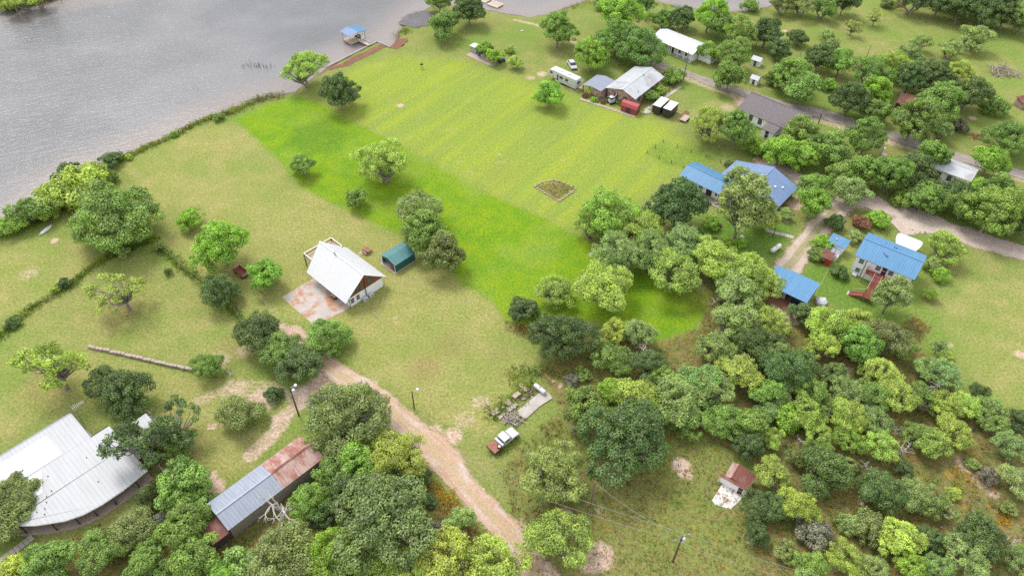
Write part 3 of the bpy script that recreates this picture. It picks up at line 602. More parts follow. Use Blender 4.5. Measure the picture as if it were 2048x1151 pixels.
TREES = '''
S|165|372|50|yel|bushy on the lake shore above the big spreading oak
S|112|396|42|yel|on the lake bank, left of the bushiest shore shrub
S|62|424|38|mid|at the left end of the lake bank thicket
S|198|350|28|mid|at the upper right end of the lake bank thicket
S|140|352|30|drk|on the water side of the lake bank thicket
S|223|320|20|drk|standing alone on the bank right of the thicket
S|258|314|8|yel|tiny, beside the lone dark bank shrub
S|347|268|9|bri|small and round on the narrow shore halfway along
S|18|452|26|yel|low at the left picture edge by the white canoe
S|436|234|11|mid|under the bleached snag on the shore
S|90|418|30|yel|in front of the lake bank thicket above the canoe
O|235|433|82|mid|very wide, spreading over the lawn corner by the lake
S|225|498|20|drk|in the shade right under the wide oak
S|247|506|13|pal|in the hedge line below the wide oak
S|318|492|10|pal|at the top end of the long grassy fence line
J|337|543|9|drk|slim and tiny, beside the long grassy fence line
P|382|437|24|bri|small, above the big bright tree left of the white house
P|440|488|56|bri|big and round, left of the white metal-roofed house
P|532|548|32|bri|just left of the concrete slab, beyond the red cart
O|441|585|39|drk|round, standing over the lower end of the grassy fence line
X|240|585|50|yel|alone in the middle of the left field
X|102|733|66|yel|wide, above the big white metal-roofed building
O|215|762|40|drk|left half of the round pair above the big white building
O|252|792|50|drk|right half of the round pair above the big white building
S|130|566|13|drk|on the far left fence line, upper one
S|110|577|10|yel|small, touching the dark shrub of the far left fence line
S|25|645|15|drk|on the far left fence line, lower one
O|416|732|28|mid|low, at the right end of the stone wall
D|458|742|15|gry|small and twiggy at the right end of the stone wall
O|522|666|44|drk|first of the row left of the driveway, by the slab
O|565|695|40|mid|middle of the row left of the driveway
O|600|728|44|drk|last of the row left of the driveway
O|658|675|40|mid|right of the driveway below the concrete slab
S|547|789|19|drk|small, beside the left lamp pole
O|480|826|42|olv|with thin dark crown above the barn
X|285|880|70|drk|dark, hanging over the big white metal roof
X|350|855|56|drk|dark, right of the big white metal roof
O|268|870|34|olv|in front of the white wing roof of the big building
O|345|885|36|mid|beside the right corner of the big building
D|302|835|22|gry|rising behind the big white building's end
D|318|930|22|gry|leaning beside the right corner of the big white roof
O|30|985|50|olv|at the left picture edge over the big white roof
O|12|1035|48|olv|at the left picture edge below the big white roof
P|370|972|48|mid|round, left of the barn
J|303|990|27|drk|right of the curved porch of the big building
P|372|1052|48|mid|below the round tree left of the barn
O|262|1058|46|olv|below the curved porch, right of its middle
O|205|1092|48|mid|below the curved porch, left of its middle
S|318|1045|20|gry|twiggy, between the trees left of the barn
P|395|1110|46|mid|below the lean-to end of the barn
P|110|1125|44|mid|at the bottom edge below the garden path
S|35|1135|36|yel|in the bottom left corner
P|300|1128|44|mid|at the bottom edge left of the barn
S|475|1128|38|pal|at the bottom edge under the barn end
P|445|1160|36|bri|cut by the bottom edge below the barn
O|692|836|80|olv|huge and round between barn and dirt driveway
P|672|946|40|mid|touching the rusty end of the barn roof
P|722|925|46|mid|below the huge round oak, middle of three
M|795|912|62|yel|below the huge round oak beside the driveway
J|838|952|24|drk|right under the mesquite beside the driveway
M|750|975|46|pal|between the driveway mesquite and the broad olive oak
P|690|985|38|drk|shaded, right of the white dead tree
O|770|1042|98|olv|very broad, in the bottom woods left of the driveway
O|618|1000|38|mid|right beside the white dead tree at the barn
O|528|984|26|drk|against the lower eave of the barn roof
D|550|1012|66|gry|large and white, below the barn
O|560|1112|64|olv|broad, in the bottom woods below the white dead tree
M|665|1108|54|bri|in the bottom woods left of the broadest oak's foot
M|745|1125|38|yel|bright, at the bottom edge below the broadest oak
M|890|1108|55|yel|in the bottom woods right of the broadest oak
M|985|1128|60|yel|at the bottom edge beside the dirt driveway
P|915|1040|28|pal|small, by the golden weeds beside the driveway
S|872|1062|22|gry|twiggy, by the broad oak near the driveway
M|830|1150|44|yel|at the bottom edge, third from the driveway
P|700|1155|42|mid|cut by the bottom edge below the bright mesquites
S|858|1002|15|drk|among the golden weeds beside the driveway
D|722|1070|26|gry|small, lying bare below the broadest oak
S|640|1030|26|drk|in shade between the white dead tree and broadest oak
M|1108|945|70|pal|wide and wispy below the old white truck
M|1118|1075|60|yel|round, in the meadow beside the driveway bend
O|1245|880|94|drk|huge, with bare twigs, left of the pump house meadow
P|1165|812|50|mid|at the wood edge right of the ruined foundation
M|1280|808|60|yel|behind the huge twiggy oak
M|1222|788|40|bri|between the ruin and the yellow mesquite above the huge oak
M|1345|800|64|pal|right of the yellow mesquite above the huge oak
M|1402|760|54|pal|in the woods below the brush gap of the green clearing
O|1128|668|60|drk|massive and round at the left tip of the woods
M|1228|665|38|yel|at the lower left rim of the green clearing
M|1275|668|40|pal|at the lower rim of the green clearing
M|1228|718|42|mid|below the mesquites on the clearing rim
O|1298|735|40|drk|shaded, below the dead trees by the clearing
D|1285|700|30|gry|tallest of three below the green clearing
D|1338|738|22|gry|middle of three below the green clearing
D|1378|742|22|gry|rightmost of three below the green clearing
P|1325|755|28|mid|small, under the middle dead tree by the clearing
S|1170|748|18|mid|sapling at the wood edge above the ruined foundation
S|1145|760|14|gry|at the wood edge right of the old tank
P|1045|618|28|drk|small, left of the massive oak on the lawn edge
S|1086|634|16|mid|between the massive oak and the small dark tree
M|1110|580|40|yel|smaller of the pair on the bright lawn
M|1210|578|62|yel|larger of the pair on the bright lawn
M|1765|322|1|yel|skip
M|1215|428|60|yel|at the upper left tip of the mesquite grove
M|1182|452|34|yel|at the left edge of the mesquite grove
M|1272|455|50|yel|second from the top of the mesquite grove
M|1238|508|50|pal|at the lower left of the mesquite grove
M|1302|500|48|pal|in the middle of the mesquite grove
M|1345|545|46|yel|at the lower edge of the mesquite grove
M|1378|490|48|pal|in the grove below the dark shade tree
M|1432|522|52|yel|in the grove below the garden flowerbeds
M|1490|545|46|yel|at the right end of the mesquite grove
P|1358|405|57|drk|broad, left of the L-shaped blue-roofed house
C|1488|412|50|pal|in front of the L-shaped blue-roofed house
C|1474|362|24|pal|rising between the two blue roofs
P|1530|434|28|yel|small, at the right foot of the tall pale tree
S|1446|483|14|bri|in the garden, left of two below the blue house
S|1480|485|13|bri|in the garden, right of two below the blue house
S|1398|478|11|red|flowering in the garden bed
S|1384|468|9|red|small flowering one beside its larger neighbour in the bed
S|1425|448|16|bri|in the shade between the dark tree and the blue house
S|1392|466|13|mid|behind the red flowers of the garden bed
S|1568|428|18|pal|rounded, at the lower corner of the blue roof
M|1474|585|44|pal|at the left rim of the woods beside the clearing
M|1522|566|36|yel|touching the left corner of the blue carport
D|1456|612|20|gry|at the right rim of the clearing
M|1462|644|50|pal|right of the clearing, below its bare dead tree
M|1541|642|40|yel|below the blue carport with the parked car
M|1508|610|28|yel|left of the carport's bare soil
M|1434|692|44|pal|in the woods right of the brush gap
O|1504|690|44|drk|shaded, below the yellow mesquite by the carport
P|1548|690|34|drk|shaded, in the woods straight below the carport
M|1478|745|50|yel|in the woods, left of the darkest oak
M|1416|775|50|pal|in the woods between huge oak and the brush gap
O|1582|742|60|drk|darkest in the middle of the woods
O|1556|708|38|olv|behind the darkest oak in the woods
P|1608|630|30|drk|at the right corner of the blue carport
M|1650|650|56|yel|wide, below the white tarp beside the carport
M|1716|645|40|yel|right of the wide mesquite below the white tarp
M|1648|692|40|yel|lower, below the wide mesquite by the tarp
P|1718|690|50|mid|in the woods below the red stairs
M|1768|675|50|olv|in the woods left of the weedy patch on the lawn
M|1762|750|46|yel|in the woods, straight below the red stair tree
M|1622|790|46|mid|in the woods below the darkest oak
M|1692|788|42|pal|below the golden weeds inside the woods
M|1740|795|44|mid|right of the golden weeds inside the woods
M|1790|790|42|yel|in the woods near the right lawn
M|1700|828|42|yel|lower, below the golden weeds inside the woods
D|1652|825|26|gry|twisted, in the middle of the woods
M|1808|692|34|mid|at the wood edge below the weedy lawn patch
M|1852|738|34|pal|at the wood edge along the right lawn
M|1888|744|38|pal|wispy, jutting into the right lawn
X|1878|692|22|pal|small, at the tip of the right lawn edge
X|1898|716|18|yel|tiny, at the right lawn edge
D|1872|778|28|gry|grey and tangled at the right lawn edge
J|1958|785|22|drk|alone on the right lawn beside the wood edge
M|1890|808|38|yel|behind the lone dark juniper, left one
M|1930|808|34|yel|behind the lone dark juniper, right one
M|1842|796|34|mid|left of the tangled dead tree at the lawn
M|1980|818|36|pal|below the lone dark juniper
P|2040|838|28|drk|at the right picture edge below the lawn
M|1990|850|34|pal|in the woods below the juniper's mesquite
O|1452|842|44|mid|left of the bright tree above the pump house
P|1496|850|44|mid|above the pump house, in the middle
M|1540|822|30|pal|above the pump house, right rear
M|1546|876|25|yel|small and brightest above the pump house
P|1498|888|34|drk|directly above the pump house roof
M|1610|828|42|yel|in the woods right of the pump house trees
M|1636|868|34|yel|below the twisted dead tree
S|1574|835|34|bri|low, in the gap above the pump house
M|1694|830|40|yel|right of the twisted dead tree
M|1702|884|34|bri|in the woods above the round dark oak's right side
M|1748|838|38|pal|in the woods left of the tangled dead twigs
M|1760|890|40|yel|in the woods right of the round dark oak
D|1740|930|22|gry|small, right of the round dark oak
O|1648|946|56|drk|round, right of the pump house
O|1757|982|46|drk|second round one right of the pump house
M|1542|952|44|yel|overhanging the pump house roof
O|1516|1018|40|drk|below the pump house, at the concrete pad
M|1598|1012|46|yel|below the pump house, brightest
O|1550|1012|36|drk|between pad oak and bright mesquite below the pump house
P|1512|1068|28|drk|small, below the concrete pad
S|1634|1068|40|gry|brushy, at the bottom below the bright mesquite
S|1740|1056|42|olv|brushy, below the second round oak
S|1700|1045|28|pal|brushy, left of the olive brush at the bottom
M|1862|886|36|yel|in the woods above the golden clearing
M|1834|868|32|mid|in the woods left above the golden clearing
M|1906|864|40|yel|right above the golden clearing
D|1814|898|26|gry|tangled, left of the golden clearing
J|1808|938|20|drk|at the left rim of the golden clearing
M|2022|892|38|pal|at the right edge beside the golden clearing
M|2038|965|40|pal|at the right edge below the pale mesquite
O|1836|996|42|olv|below the golden clearing
X|1890|1016|24|pal|small, below the middle of the golden clearing
O|1956|1066|56|drk|broad, in the bottom right woods
P|1800|1080|46|yel|bright, in the bottom right woods
P|1822|1128|34|bri|at the bottom edge below the brightest tree
M|1932|1110|50|pal|at the bottom edge below the broad dark oak
M|1878|1132|38|pal|at the bottom edge left of the pale mesquite
O|1862|1082|34|drk|between the brightest tree and the broad dark oak
D|2016|1085|26|gry|white and forked in the bottom right corner
S|1976|952|22|gry|brushy, inside the golden clearing
S|1945|925|16|pal|low, at the top of the golden clearing
S|1905|985|18|yel|weedy, inside the golden clearing
M|1690|1118|44|yel|at the bottom edge right of the meadow
M|1745|1140|36|pal|at the bottom edge left of the brightest tree
P|1612|1135|38|mid|at the bottom edge, first right of the meadow
S|1570|1105|26|olv|brushy, right of the meadow bottom
M|2045|1120|40|olv|in the bottom right corner
S|2020|1015|20|olv|low, under the right edge mesquites
M|1640|905|30|mid|behind the round dark oak by the pump house
M|1595|915|26|olv|between pump house mesquite and round dark oak
S|1700|935|24|olv|under the mesquites right of the round dark oak
P|1530|785|34|mid|in the woods left below the darkest oak
M|1380|840|40|mid|right of the huge twiggy oak, at the meadow corner
M|1560|785|34|olv|straight below the darkest oak
M|1665|745|34|olv|right of the darkest oak, above the golden weeds
M|610|138|46|yel|leaning over the lake by the sea wall
P|678|186|39|drk|dense and round on the lawn near the sea wall
P|887|50|30|mid|front one of the group on the lake point
P|938|22|32|drk|right one of the group on the lake point
P|880|4|26|mid|rear one of the group on the lake point
P|970|98|16|bri|left one beside the blue junk on the slab
P|988|112|16|bri|right one beside the blue junk on the slab
S|1020|100|10|yel|narrow, upper one right of the junk slab
P|1030|126|14|yel|narrow, lower one right of the junk slab
M|765|324|56|yel|alone in the middle of the bright lawn
P|605|331|22|mid|small, at the left edge of the bright lawn
P|712|397|23|mid|small, on the bright lawn above the white house
M|832|418|46|pal|above the green shed, rear of the group
P|848|462|40|mid|above the green shed, middle of the group
P|886|505|42|olv|right of the green shed, front of the group
P|1115|62|36|mid|alone on the lawn behind the camper trailer
P|1182|112|38|bri|over the parked white car
O|1230|80|44|mid|left half of the big pair behind the stone house
O|1285|95|48|mid|right half of the big pair behind the stone house
P|1242|25|42|bri|behind the big pair, near the far pond
P|1095|193|28|bri|small, on the lawn in front of the camper trailer
S|1345|152|22|mid|round, right of the stone house by the road
S|1305|192|16|mid|in the fenced yard right of the stone house
S|1318|180|12|bri|small, behind the fenced yard shrub
M|1420|250|40|yel|left of the grey shingle house
P|1475|262|38|mid|in front of the grey shingle house's left end
S|1510|295|22|bri|in the hedge below the grey shingle house
S|1545|300|20|mid|in the hedge below the white annex
P|1325|38|20|mid|leftmost of the row behind the long white house
P|1368|36|22|drk|second of the row behind the long white house
P|1418|30|36|bri|tallest of the row behind the long white house
P|1440|50|26|mid|right beside the tallest behind the long white house
M|1482|64|34|mid|right of the long white house, rear
P|1530|68|30|drk|in the row beyond the long white house
P|1418|104|22|bri|over the right end of the long white house
M|1470|108|38|mid|between long white house and little white sheds
P|1462|152|31|mid|beside the paved road by the little sheds
P|1556|96|22|drk|low, in the pasture fence row, first
O|1596|78|21|drk|tall, in the pasture fence row
P|1576|145|36|mid|in the paddock across the road, upper
P|1600|180|34|mid|in the paddock across the road, lower
S|1548|160|18|mid|at the left end of the paddock trees
M|1565|8|24|olv|far row, first from the pond
M|1605|8|26|olv|far row, second from the pond
M|1645|14|26|mid|far row, third from the pond
P|1690|4|26|drk|far row, fourth from the pond
S|1775|8|12|olv|far, beside the rusty heap
X|1752|32|19|yel|leaning, in the far pasture, right one
X|1705|54|19|yel|in the far pasture, left one
S|1655|72|14|pal|thin, in the far pasture
P|1640|118|28|drk|in the pasture fence row, middle
P|1680|128|28|mid|in the pasture fence row, right of its middle
M|1660|95|22|pal|thin, behind the pasture fence row
M|1738|142|40|mid|in the thicket left of the rusty cabin
M|1788|128|34|yel|in the thicket behind the rusty cabin
M|1820|108|26|pal|thin, behind the thicket of the rusty cabin
M|1840|85|20|pal|in the pasture, left one of three slender
M|1948|75|30|pal|in the pasture, tallest leaning one
M|1905|98|24|pal|in the pasture, beside the tallest leaning one
M|1920|142|24|yel|at the thicket's upper edge in the pasture
P|1700|198|37|drk|round, across the road left of the rusty cabin
P|1760|182|30|bri|touching the rusty cabin's left side
P|1752|222|26|mid|in front of the rusty cabin
S|1660|170|18|bri|low, in the paddock left of the round dark tree
P|1822|158|34|drk|behind the rusty cabin roof
P|1872|158|38|drk|right behind the rusty cabin
P|1882|205|44|mid|right of the rusty cabin
P|1940|188|40|drk|in the thicket, second from its right end
S|1988|210|28|mid|at the right end of the thicket
P|1830|240|46|mid|biggest, between rusty cabin and road
M|1886|258|24|pal|small, right of the biggest tree by the road
S|1920|252|17|gry|twiggy, on the lawn right of the road trees
P|1735|275|40|mid|by the road, opposite the rusty cabin
P|1600|262|30|mid|at the right end of the grey shingle house
P|1560|300|34|bri|below the grey shingle house, first
P|1610|312|30|bri|below the grey shingle house, second
P|1660|298|36|mid|below the grey shingle house, third
P|1632|372|30|mid|behind the L-shaped house at the dirt lane
P|1625|408|34|bri|between dirt lane and rutted track
P|1690|345|30|mid|in the hedge row left of the transformer pole
P|1732|345|38|mid|in the hedge row under the transformer pole
P|1782|352|40|mid|in the hedge row right of the transformer pole
P|1826|348|42|drk|in the hedge row left of the metal-roofed cottage
P|1862|312|34|mid|above the metal-roofed cottage's left corner
P|1980|322|33|bri|right of the metal-roofed cottage
O|2028|282|44|mid|at the right picture edge above the road
S|1958|378|24|bri|below the metal-roofed cottage
P|1850|396|34|mid|in the hedge along the gravel drive, first
S|1808|396|24|mid|low, in the hedge along the gravel drive
P|1896|388|32|drk|under the metal-roofed cottage's rusty porch
P|1930|412|34|mid|in the hedge along the gravel drive, middle
P|1985|425|52|mid|biggest in the hedge along the gravel drive
P|2038|440|44|drk|at the right edge by the gravel drive
P|2000|385|36|mid|behind the biggest hedge tree
P|1704|385|32|pal|beside the rutted track at the gravel corner
S|1672|446|20|drk|round, above the little blue-roofed shed
S|1725|446|18|red|brownish, behind the red-stair house
S|1756|440|22|bri|behind the red-stair house by the gravel
S|1712|474|17|pal|between little shed and red-stair house
S|1642|486|20|bri|left of the little blue-roofed shed
S|1632|510|17|mid|with white blooms beside the red shed
S|1680|544|17|drk|on the lawn between carport and red stairs
C|1782|590|30|pal|in front of the red stairs
M|1895|494|36|yel|round, on the lawn right of the white canopy
S|1866|530|18|pal|at the right gable of the red-stair house
S|1882|550|17|bri|on the lawn right of the red-stair house
J|1862|590|14|bri|round, alone on the right lawn
S|1460|330|10|drk|small, at the notch of the L-shaped blue roof
M|1830|-4|36|drk|in the far wood's front row, first from left
P|1880|2|34|drk|in the far wood's front row, second from left
P|1925|12|34|drk|in the far wood's front row, third from left
P|1972|20|36|drk|in the far wood's front row, fourth from left
P|2015|26|36|drk|in the far wood's front row, fifth from left
P|2050|36|34|mid|in the far wood's front row at the picture corner
P|1905|-14|34|mid|in the far wood's second row, left
P|1960|-8|36|mid|in the far wood's second row, middle
P|2020|-4|38|drk|in the far wood's second row, right
M|30|4|26|yel|on the far lake bank, left corner of the picture
M|75|-4|24|yel|on the far lake bank, right of the corner one
S|8|8|20|yel|at the very left of the far lake bank
S|1500|12|16|mid|on the near bank of the far pond
P|1290|10|20|mid|on the lake side of the far pond
S|1170|190|7|red|flowering clump at the left corner of the stone house carport
S|1188|199|7|bri|small clump in front of the stone house carport room
S|1206|203|6|red|flowering clump left of the white loader
S|1240|205|7|mid|small clump between white loader and red gambrel shed
S|1205|8|16|olv|at the inlet between lake and far pond
'''
for ln in TREES.strip().splitlines():
    if not ln.endswith('|skip'): tree(ln)

# ------------------------------------------------------------------ buildings
mat('roof_white', (.56, .57, .59), .5, .07, 1.6, spec=.45, stretch=(1.3, .16, .3))
mat('roof_white_new', (.60, .61, .62), .5, .03, .8, spec=.4)
mat('roof_blue', (.085, .215, .38), .5, .16, 1.6, spec=.45, stretch=(1.3, .16, .3))
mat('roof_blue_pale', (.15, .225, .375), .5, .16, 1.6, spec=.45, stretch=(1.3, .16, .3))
mat('roof_grey_blue', (.24, .27, .335), .5, .16, 1.6, spec=.45, stretch=(1.3, .16, .3))
mat('roof_galvanised', (.43, .45, .48), .42, .1, .35, col2=(.27, .25, .25), thr=.62, sharp=.2, spec=.5)
mat('roof_rust', (.38, .27, .24), .8, .18, 1.4, col2=(.27, .115, .09), thr=.52, sharp=.16, stretch=(1, .35, 1))
mat('roof_rust_dark', (.17, .065, .05), .8, .25, 1.2, col2=(.26, .15, .13), thr=.58, sharp=.2, stretch=(1, .4, 1))
mat('roof_red', (.30, .035, .042), .5, .16, 1.6, spec=.45, stretch=(1.3, .16, .3))
mat('roof_green', (.07, .19, .195), .5, .16, 1.6, spec=.45, stretch=(1.3, .16, .3))
mat('wall_green', (.03, .10, .095), .5, .1, 1)
mat('shingle', (.175, .158, .168), .95, .22, 5, bump=.6, col2=(.115, .095, .10), thr=.52, sharp=.3)
mat('roof_white_aged', (.345, .355, .375), .5, .1, 1.6, spec=.45, stretch=(1.3, .16, .3))
mat('wall_white', (.80, .81, .83), .7, .06, .7)
mat('wall_stone', (.42, .30, .25), .9, .3, 2.6, col2=(.17, .10, .08), thr=.52, sharp=.12, bump=.5)
mat('wall_brick', (.22, .11, .085), .9, .25, 3, bump=.3)
mat('wall_wood', (.25, .095, .04), .75, .3, 2.0, col2=(.15, .055, .03), thr=.55, sharp=.3, stretch=(.4, .4, 5), bump=.3)
mat('wood_grey', (.27, .235, .20), .9, .25, 2.5, bump=.4, stretch=(1, 1, 3))
mat('wood_tan', (.42, .33, .25), .85, .2, 2.5, bump=.3)
mat('wood_dark', (.085, .06, .05), .85, .25, 3)
mat('wood_red', (.235, .062, .055), .75, .15, 2.5)
mat('red_wall', (.34, .03, .022), .7, .12, 2)
mat('trim_white', (.76, .76, .76), .6, .04, 1)
mat('trim_dark', (.045, .04, .04), .7, .15, 2)
mat('glass', (.07, .09, .105), .06, .1, 1, spec=.8)
mat('concrete', (.40, .365, .345), .92, .16, .6, bump=.25, col2=(.30, .26, .235), thr=.58, sharp=.25)
mat('concrete_stained', (.40, .35, .325), .92, .16, .5, bump=.25, col2=(.36, .185, .105), thr=.535, sharp=.1)
mat('metal_grey', (.30, .30, .31), .5, .15, 2, spec=.5)
mat('metal_dark', (.05, .05, .055), .5, .2, 2)
mat('rubber', (.02, .02, .02), .8, .2, 3)
mat('paint_white', (.52, .53, .54), .32, .05, .8, spec=.5)
mat('rust', (.24, .10, .065), .85, .3, 3, col2=(.33, .17, .13), thr=.55, sharp=.2)
mat('brick_path', (.36, .29, .25), .95, .25, 2.5, bump=.3)

class Fr:
    """frame on the ground: A to B is the front edge, C lies on the far side; all three seen at height z"""
    def __init__(s, A, B, C_, z, zc=None):
        a, b, c = G(*A, z), G(*B, z), G(*C_, z if zc is None else zc)
        d = (b - a).xy; s.L = d.length; s.rz = math.atan2(d.y, d.x)
        y = Vector((-d.y, d.x)) / s.L; s.W = (c - b).xy.dot(y)
        s.o = Vector((a.x, a.y, 0))
    def root(s, name, label, cat, group=None):
        return tag(empty(name, s.o, s.rz), label, cat, group)
    def at(s, x, y, z=0): return s.o + Matrix.Rotation(s.rz, 3, 'Z') @ Vector((x, y, z))
    def loc(s, px, py, z=0):
        v = Matrix.Rotation(-s.rz, 3, 'Z') @ (G(px, py, z) - s.o); return Vector((v.x, v.y, z))
    def sub(s, name, label, cat, x, y, rot=0.0, z=0.0, group=None):
        p = s.at(x, y, z); return tag(empty(name, p, s.rz + rot), label, cat, group)

def slope(x0, x1, y0, z0, y1, z1, m, root, ribs=.5, name='roof_panel', x0r=None, x1r=None, t=.07, rib_h=.045):
    """one roof slope with standing ribs; x0r/x1r move the upper corners"""
    x0r = x0 if x0r is None else x0r; x1r = x1 if x1r is None else x1r
    mb = MB().sheet([(x0, y0, z0), (x1, y0, z0), (x1r, y1, z1), (x0r, y1, z1)], t)
    if ribs:
        k = max(2, int((x1 - x0) / ribs))
        for i in range(k + 1):
            q = i / k; a = Vector((x0 + (x1 - x0) * q, y0, z0 + rib_h * .4)); b = Vector((x0r + (x1r - x0r) * q, y1, z1 + rib_h * .4))
            mb.bar(a, b, .06, rib_h)
    return mb.build(name, m, root)
def window(root, side, u, z, w, h, off, frame='trim_white', name='window'):
    """frame standing a little proud of the wall, with its own pane; off is the wall plane"""
    fr, pn = MB(), MB(); t = .07
    def put(mb, a0, a1, z0, z1, d0, d1):
        if side == 'S': mb.box(a0, a1, off - d1, off - d0, z0, z1)
        elif side == 'N': mb.box(a0, a1, off + d0, off + d1, z0, z1)
        elif side == 'E': mb.box(off + d0, off + d1, a0, a1, z0, z1)
        else: mb.box(off - d1, off - d0, a0, a1, z0, z1)
    a0, a1, z0, z1 = u - w / 2, u + w / 2, z - h / 2, z + h / 2
    put(fr, a0 - t, a0, z0 - t, z1 + t, .003, .05); put(fr, a1, a1 + t, z0 - t, z1 + t, .003, .05)
    put(fr, a0, a1, z1, z1 + t, .003, .05); put(fr, a0, a1, z0 - t, z0, .003, .07); put(fr, a0, a1, z - .025, z + .025, .03, .045)
    f = fr.build(name, frame, root)
    put(pn, a0, a1, z0, z1, .004, .028); pn.build('pane' if name == 'window' else 'door_leaf', 'glass' if name == 'window' else 'trim_dark', f)
    return f
def gable(F, name, label, ez, rz, ry, roof, wall, oh=.45, ohx=.4, ribs=.5, ez2=None, x0=0.0, x1=None, y0=0.0, y1=None, base=0.0, rx=(0, 0), cap=True, roof2=None, root=None, wm='wall'):
    """gabled building, ridge along x; ry is the ridge's place across the roof"""
    x1 = F.L if x1 is None else x1; y1 = F.W if y1 is None else y1; ez2 = ez if ez2 is None else ez2
    root = root or F.root(name, label, 'house')
    yr = y0 + (y1 - y0) * ry
    slope(x0, x1, y0, ez, yr, rz, roof, root, ribs, x0r=x0 - rx[0], x1r=x1 + rx[1])
    slope(x0, x1, y1, ez2, yr, rz, roof2 or roof, root, ribs, x0r=x0 - rx[0], x1r=x1 + rx[1])
    if cap: MB().bar((x0 - rx[0], yr, rz + .035), (x1 + rx[1], yr, rz + .035), .28, .05).build('ridge_cap', roof, root)
    a, b = y0 + oh, y1 - oh
    def h(y): return (ez + (rz - ez) * (y - y0) / (yr - y0) if y <= yr else ez2 + (rz - ez2) * (y1 - y) / (y1 - yr)) - .1
    MB().prism([(a, base), (b, base), (b, h(b)), (yr, h(yr)), (a, h(a))], x0 + ohx, x1 - ohx, 'x').build(wm, wall, root)
    return root

# --- white metal-roofed house in the middle
F = Fr((613.4, 544.3), (692.5, 607.7), (773.4, 553), 2.4); W = F.W
HOUSE = F.root('house', 'white metal-roofed house with wooden gable, beside a stained concrete slab', 'house')
yr = W * .5
slope(0, 12.15, 0, 2.35, yr, 6.3, 'roof_white', HOUSE, .42, x0r=-1.5)
slope(0, 12.15, W, 2.35, yr, 6.3, 'roof_white', HOUSE, .42, x0r=-1.5)
MB().bar((-1.5, yr, 6.34), (12.15, yr, 6.34), .3, .05).build('ridge_cap', 'roof_white', HOUSE)
ya, yb = 1.2, W - .75
MB().box(.7, 11.55, ya, yb, 0, 2.45).build('lower_wall', 'wall_white', HOUSE)
hh = lambda y: 2.25 + (6.15 - 2.35) * min(y, W - y) / yr
nb = 9
for k in range(nb):                                             # boards of the wooden gable, each its own piece
    z0 = 2.55 + k * .4; z1 = z0 + .37
    q0 = max(yr - (yr) * (1 - (z0 - 2.35) / 3.9), ya); q1 = max(yr - (yr) * (1 - (z1 - 2.35) / 3.9), ya)
    if z1 > 6.05: break
    MB().prism([(q0 + .1, z0), (W - q0 - .1, z0), (W - q1 - .1, z1), (q1 + .1, z1)], 11.45, 11.62 + (k % 2) * .012, 'x').build('board', 'wall_wood', HOUSE)
MB().prism([(ya, 2.46), (yb, 2.46), (yr + .2, 5.9), (yr - .2, 5.9)], .4, 11.42, 'x').build('upper_wall', 'wall_wood', HOUSE)
MB().box(11.56, 11.66, ya, yb, 2.42, 2.56).build('belt_board', 'trim_dark', HOUSE)
for y in (3.45, 6.15): window(HOUSE, 'E', y, 3.75, .95, 1.25, 11.64, 'trim_dark')
for y in (1.9, 3.2): window(HOUSE, 'E', y, 1.35, .75, 1.2, 11.555)
for y in (1.95, 2.55): window(HOUSE, 'S', 6 + y, 1.3, .8, 1.0, 1.195)
MB().tube((11.72, 5.05, 0), (11.72, 5.05, 4.9), .085).build('flue_pipe', 'metal_dark', HOUSE)
MB().tube((11.62, 1.2, 0), (11.62, 1.2, 2.3), .06).build('downspout', 'metal_dark', HOUSE)
MB().tube((3.6, 4.8, 6.1), (3.6, 4.8, 6.75), .12).tube((3.6, 4.8, 6.75), (3.6, 4.8, 6.85), .2).build('roof_vent', 'metal_grey', HOUSE)
dk = MB().box(-4.0, .6, 2.2, 9.0, 2.35, 2.5).build('deck', 'wood_tan', HOUSE)
for x in np.arange(-3.85, .6, .42): MB().box(x, x + .38, 2.25, 8.95, 2.505, 2.53).build('deck_board', 'wood_tan', dk)
for x, y in [(-3.9, 2.3), (-3.9, 5.6), (-3.9, 8.9), (-.2, 2.3), (-.2, 8.9)]: MB().box(x - .08, x + .08, y - .08, y + .08, 0, 3.4).build('post', 'wood_dark', HOUSE)
for z in (2.95, 3.4):
    MB().bar((-3.9, 2.3, z), (-3.9, 8.9, z), .12, .08).build('rail', 'trim_white' if z > 3 else 'wood_dark', HOUSE); MB().bar((-3.9, 2.3, z), (-.2, 2.3, z), .12, .08).build('rail', 'trim_white' if z > 3 else 'wood_dark', HOUSE); MB().bar((-3.9, 8.9, z), (-.2, 8.9, z), .12, .08).build('rail', 'trim_white' if z > 3 else 'wood_dark', HOUSE)
for k, (y, lab) in enumerate([(4.35, 'white air conditioner box at the gable foot, left of the dark pipe'), (5.75, 'white air conditioner box at the gable foot, right of the dark pipe')]):
    a = F.sub('air_conditioner', lab, 'air conditioner', 12.25, y)
    MB().box(-.22, .22, -.5, .5, .08, .85).build('casing', 'paint_white', a, .03); MB().lathe([(.3, 0), (.3, .03)], 16, 'x', (.225, .0, .47)).build('fan_grille', 'metal_grey', a)
    MB().box(-.3, .3, -.55, .55, 0, .08).build('base_pad', 'concrete', a)
tag(MB().slab([F.at(x, y).xy for x, y in [(-.1, -6.2), (10.4, -6.3), (11.5, -.3), (11.5, 1.15), (0, 1.15)]], .004, .05).build('concrete_slab', 'concrete_stained'), kind='structure')
for lab, x, y in [('small stacked boxes under the low eave of the white house', 7.3, .55), ]:
    a = F.sub('storage_box', lab, 'box', x, y); MB().box(-.6, .6, -.3, .3, .055, .7).build('box_body', 'wood_dark', a, .02); MB().box(-.63, .63, -.33, .33, .7, .78).build('lid', 'wood_tan', a)
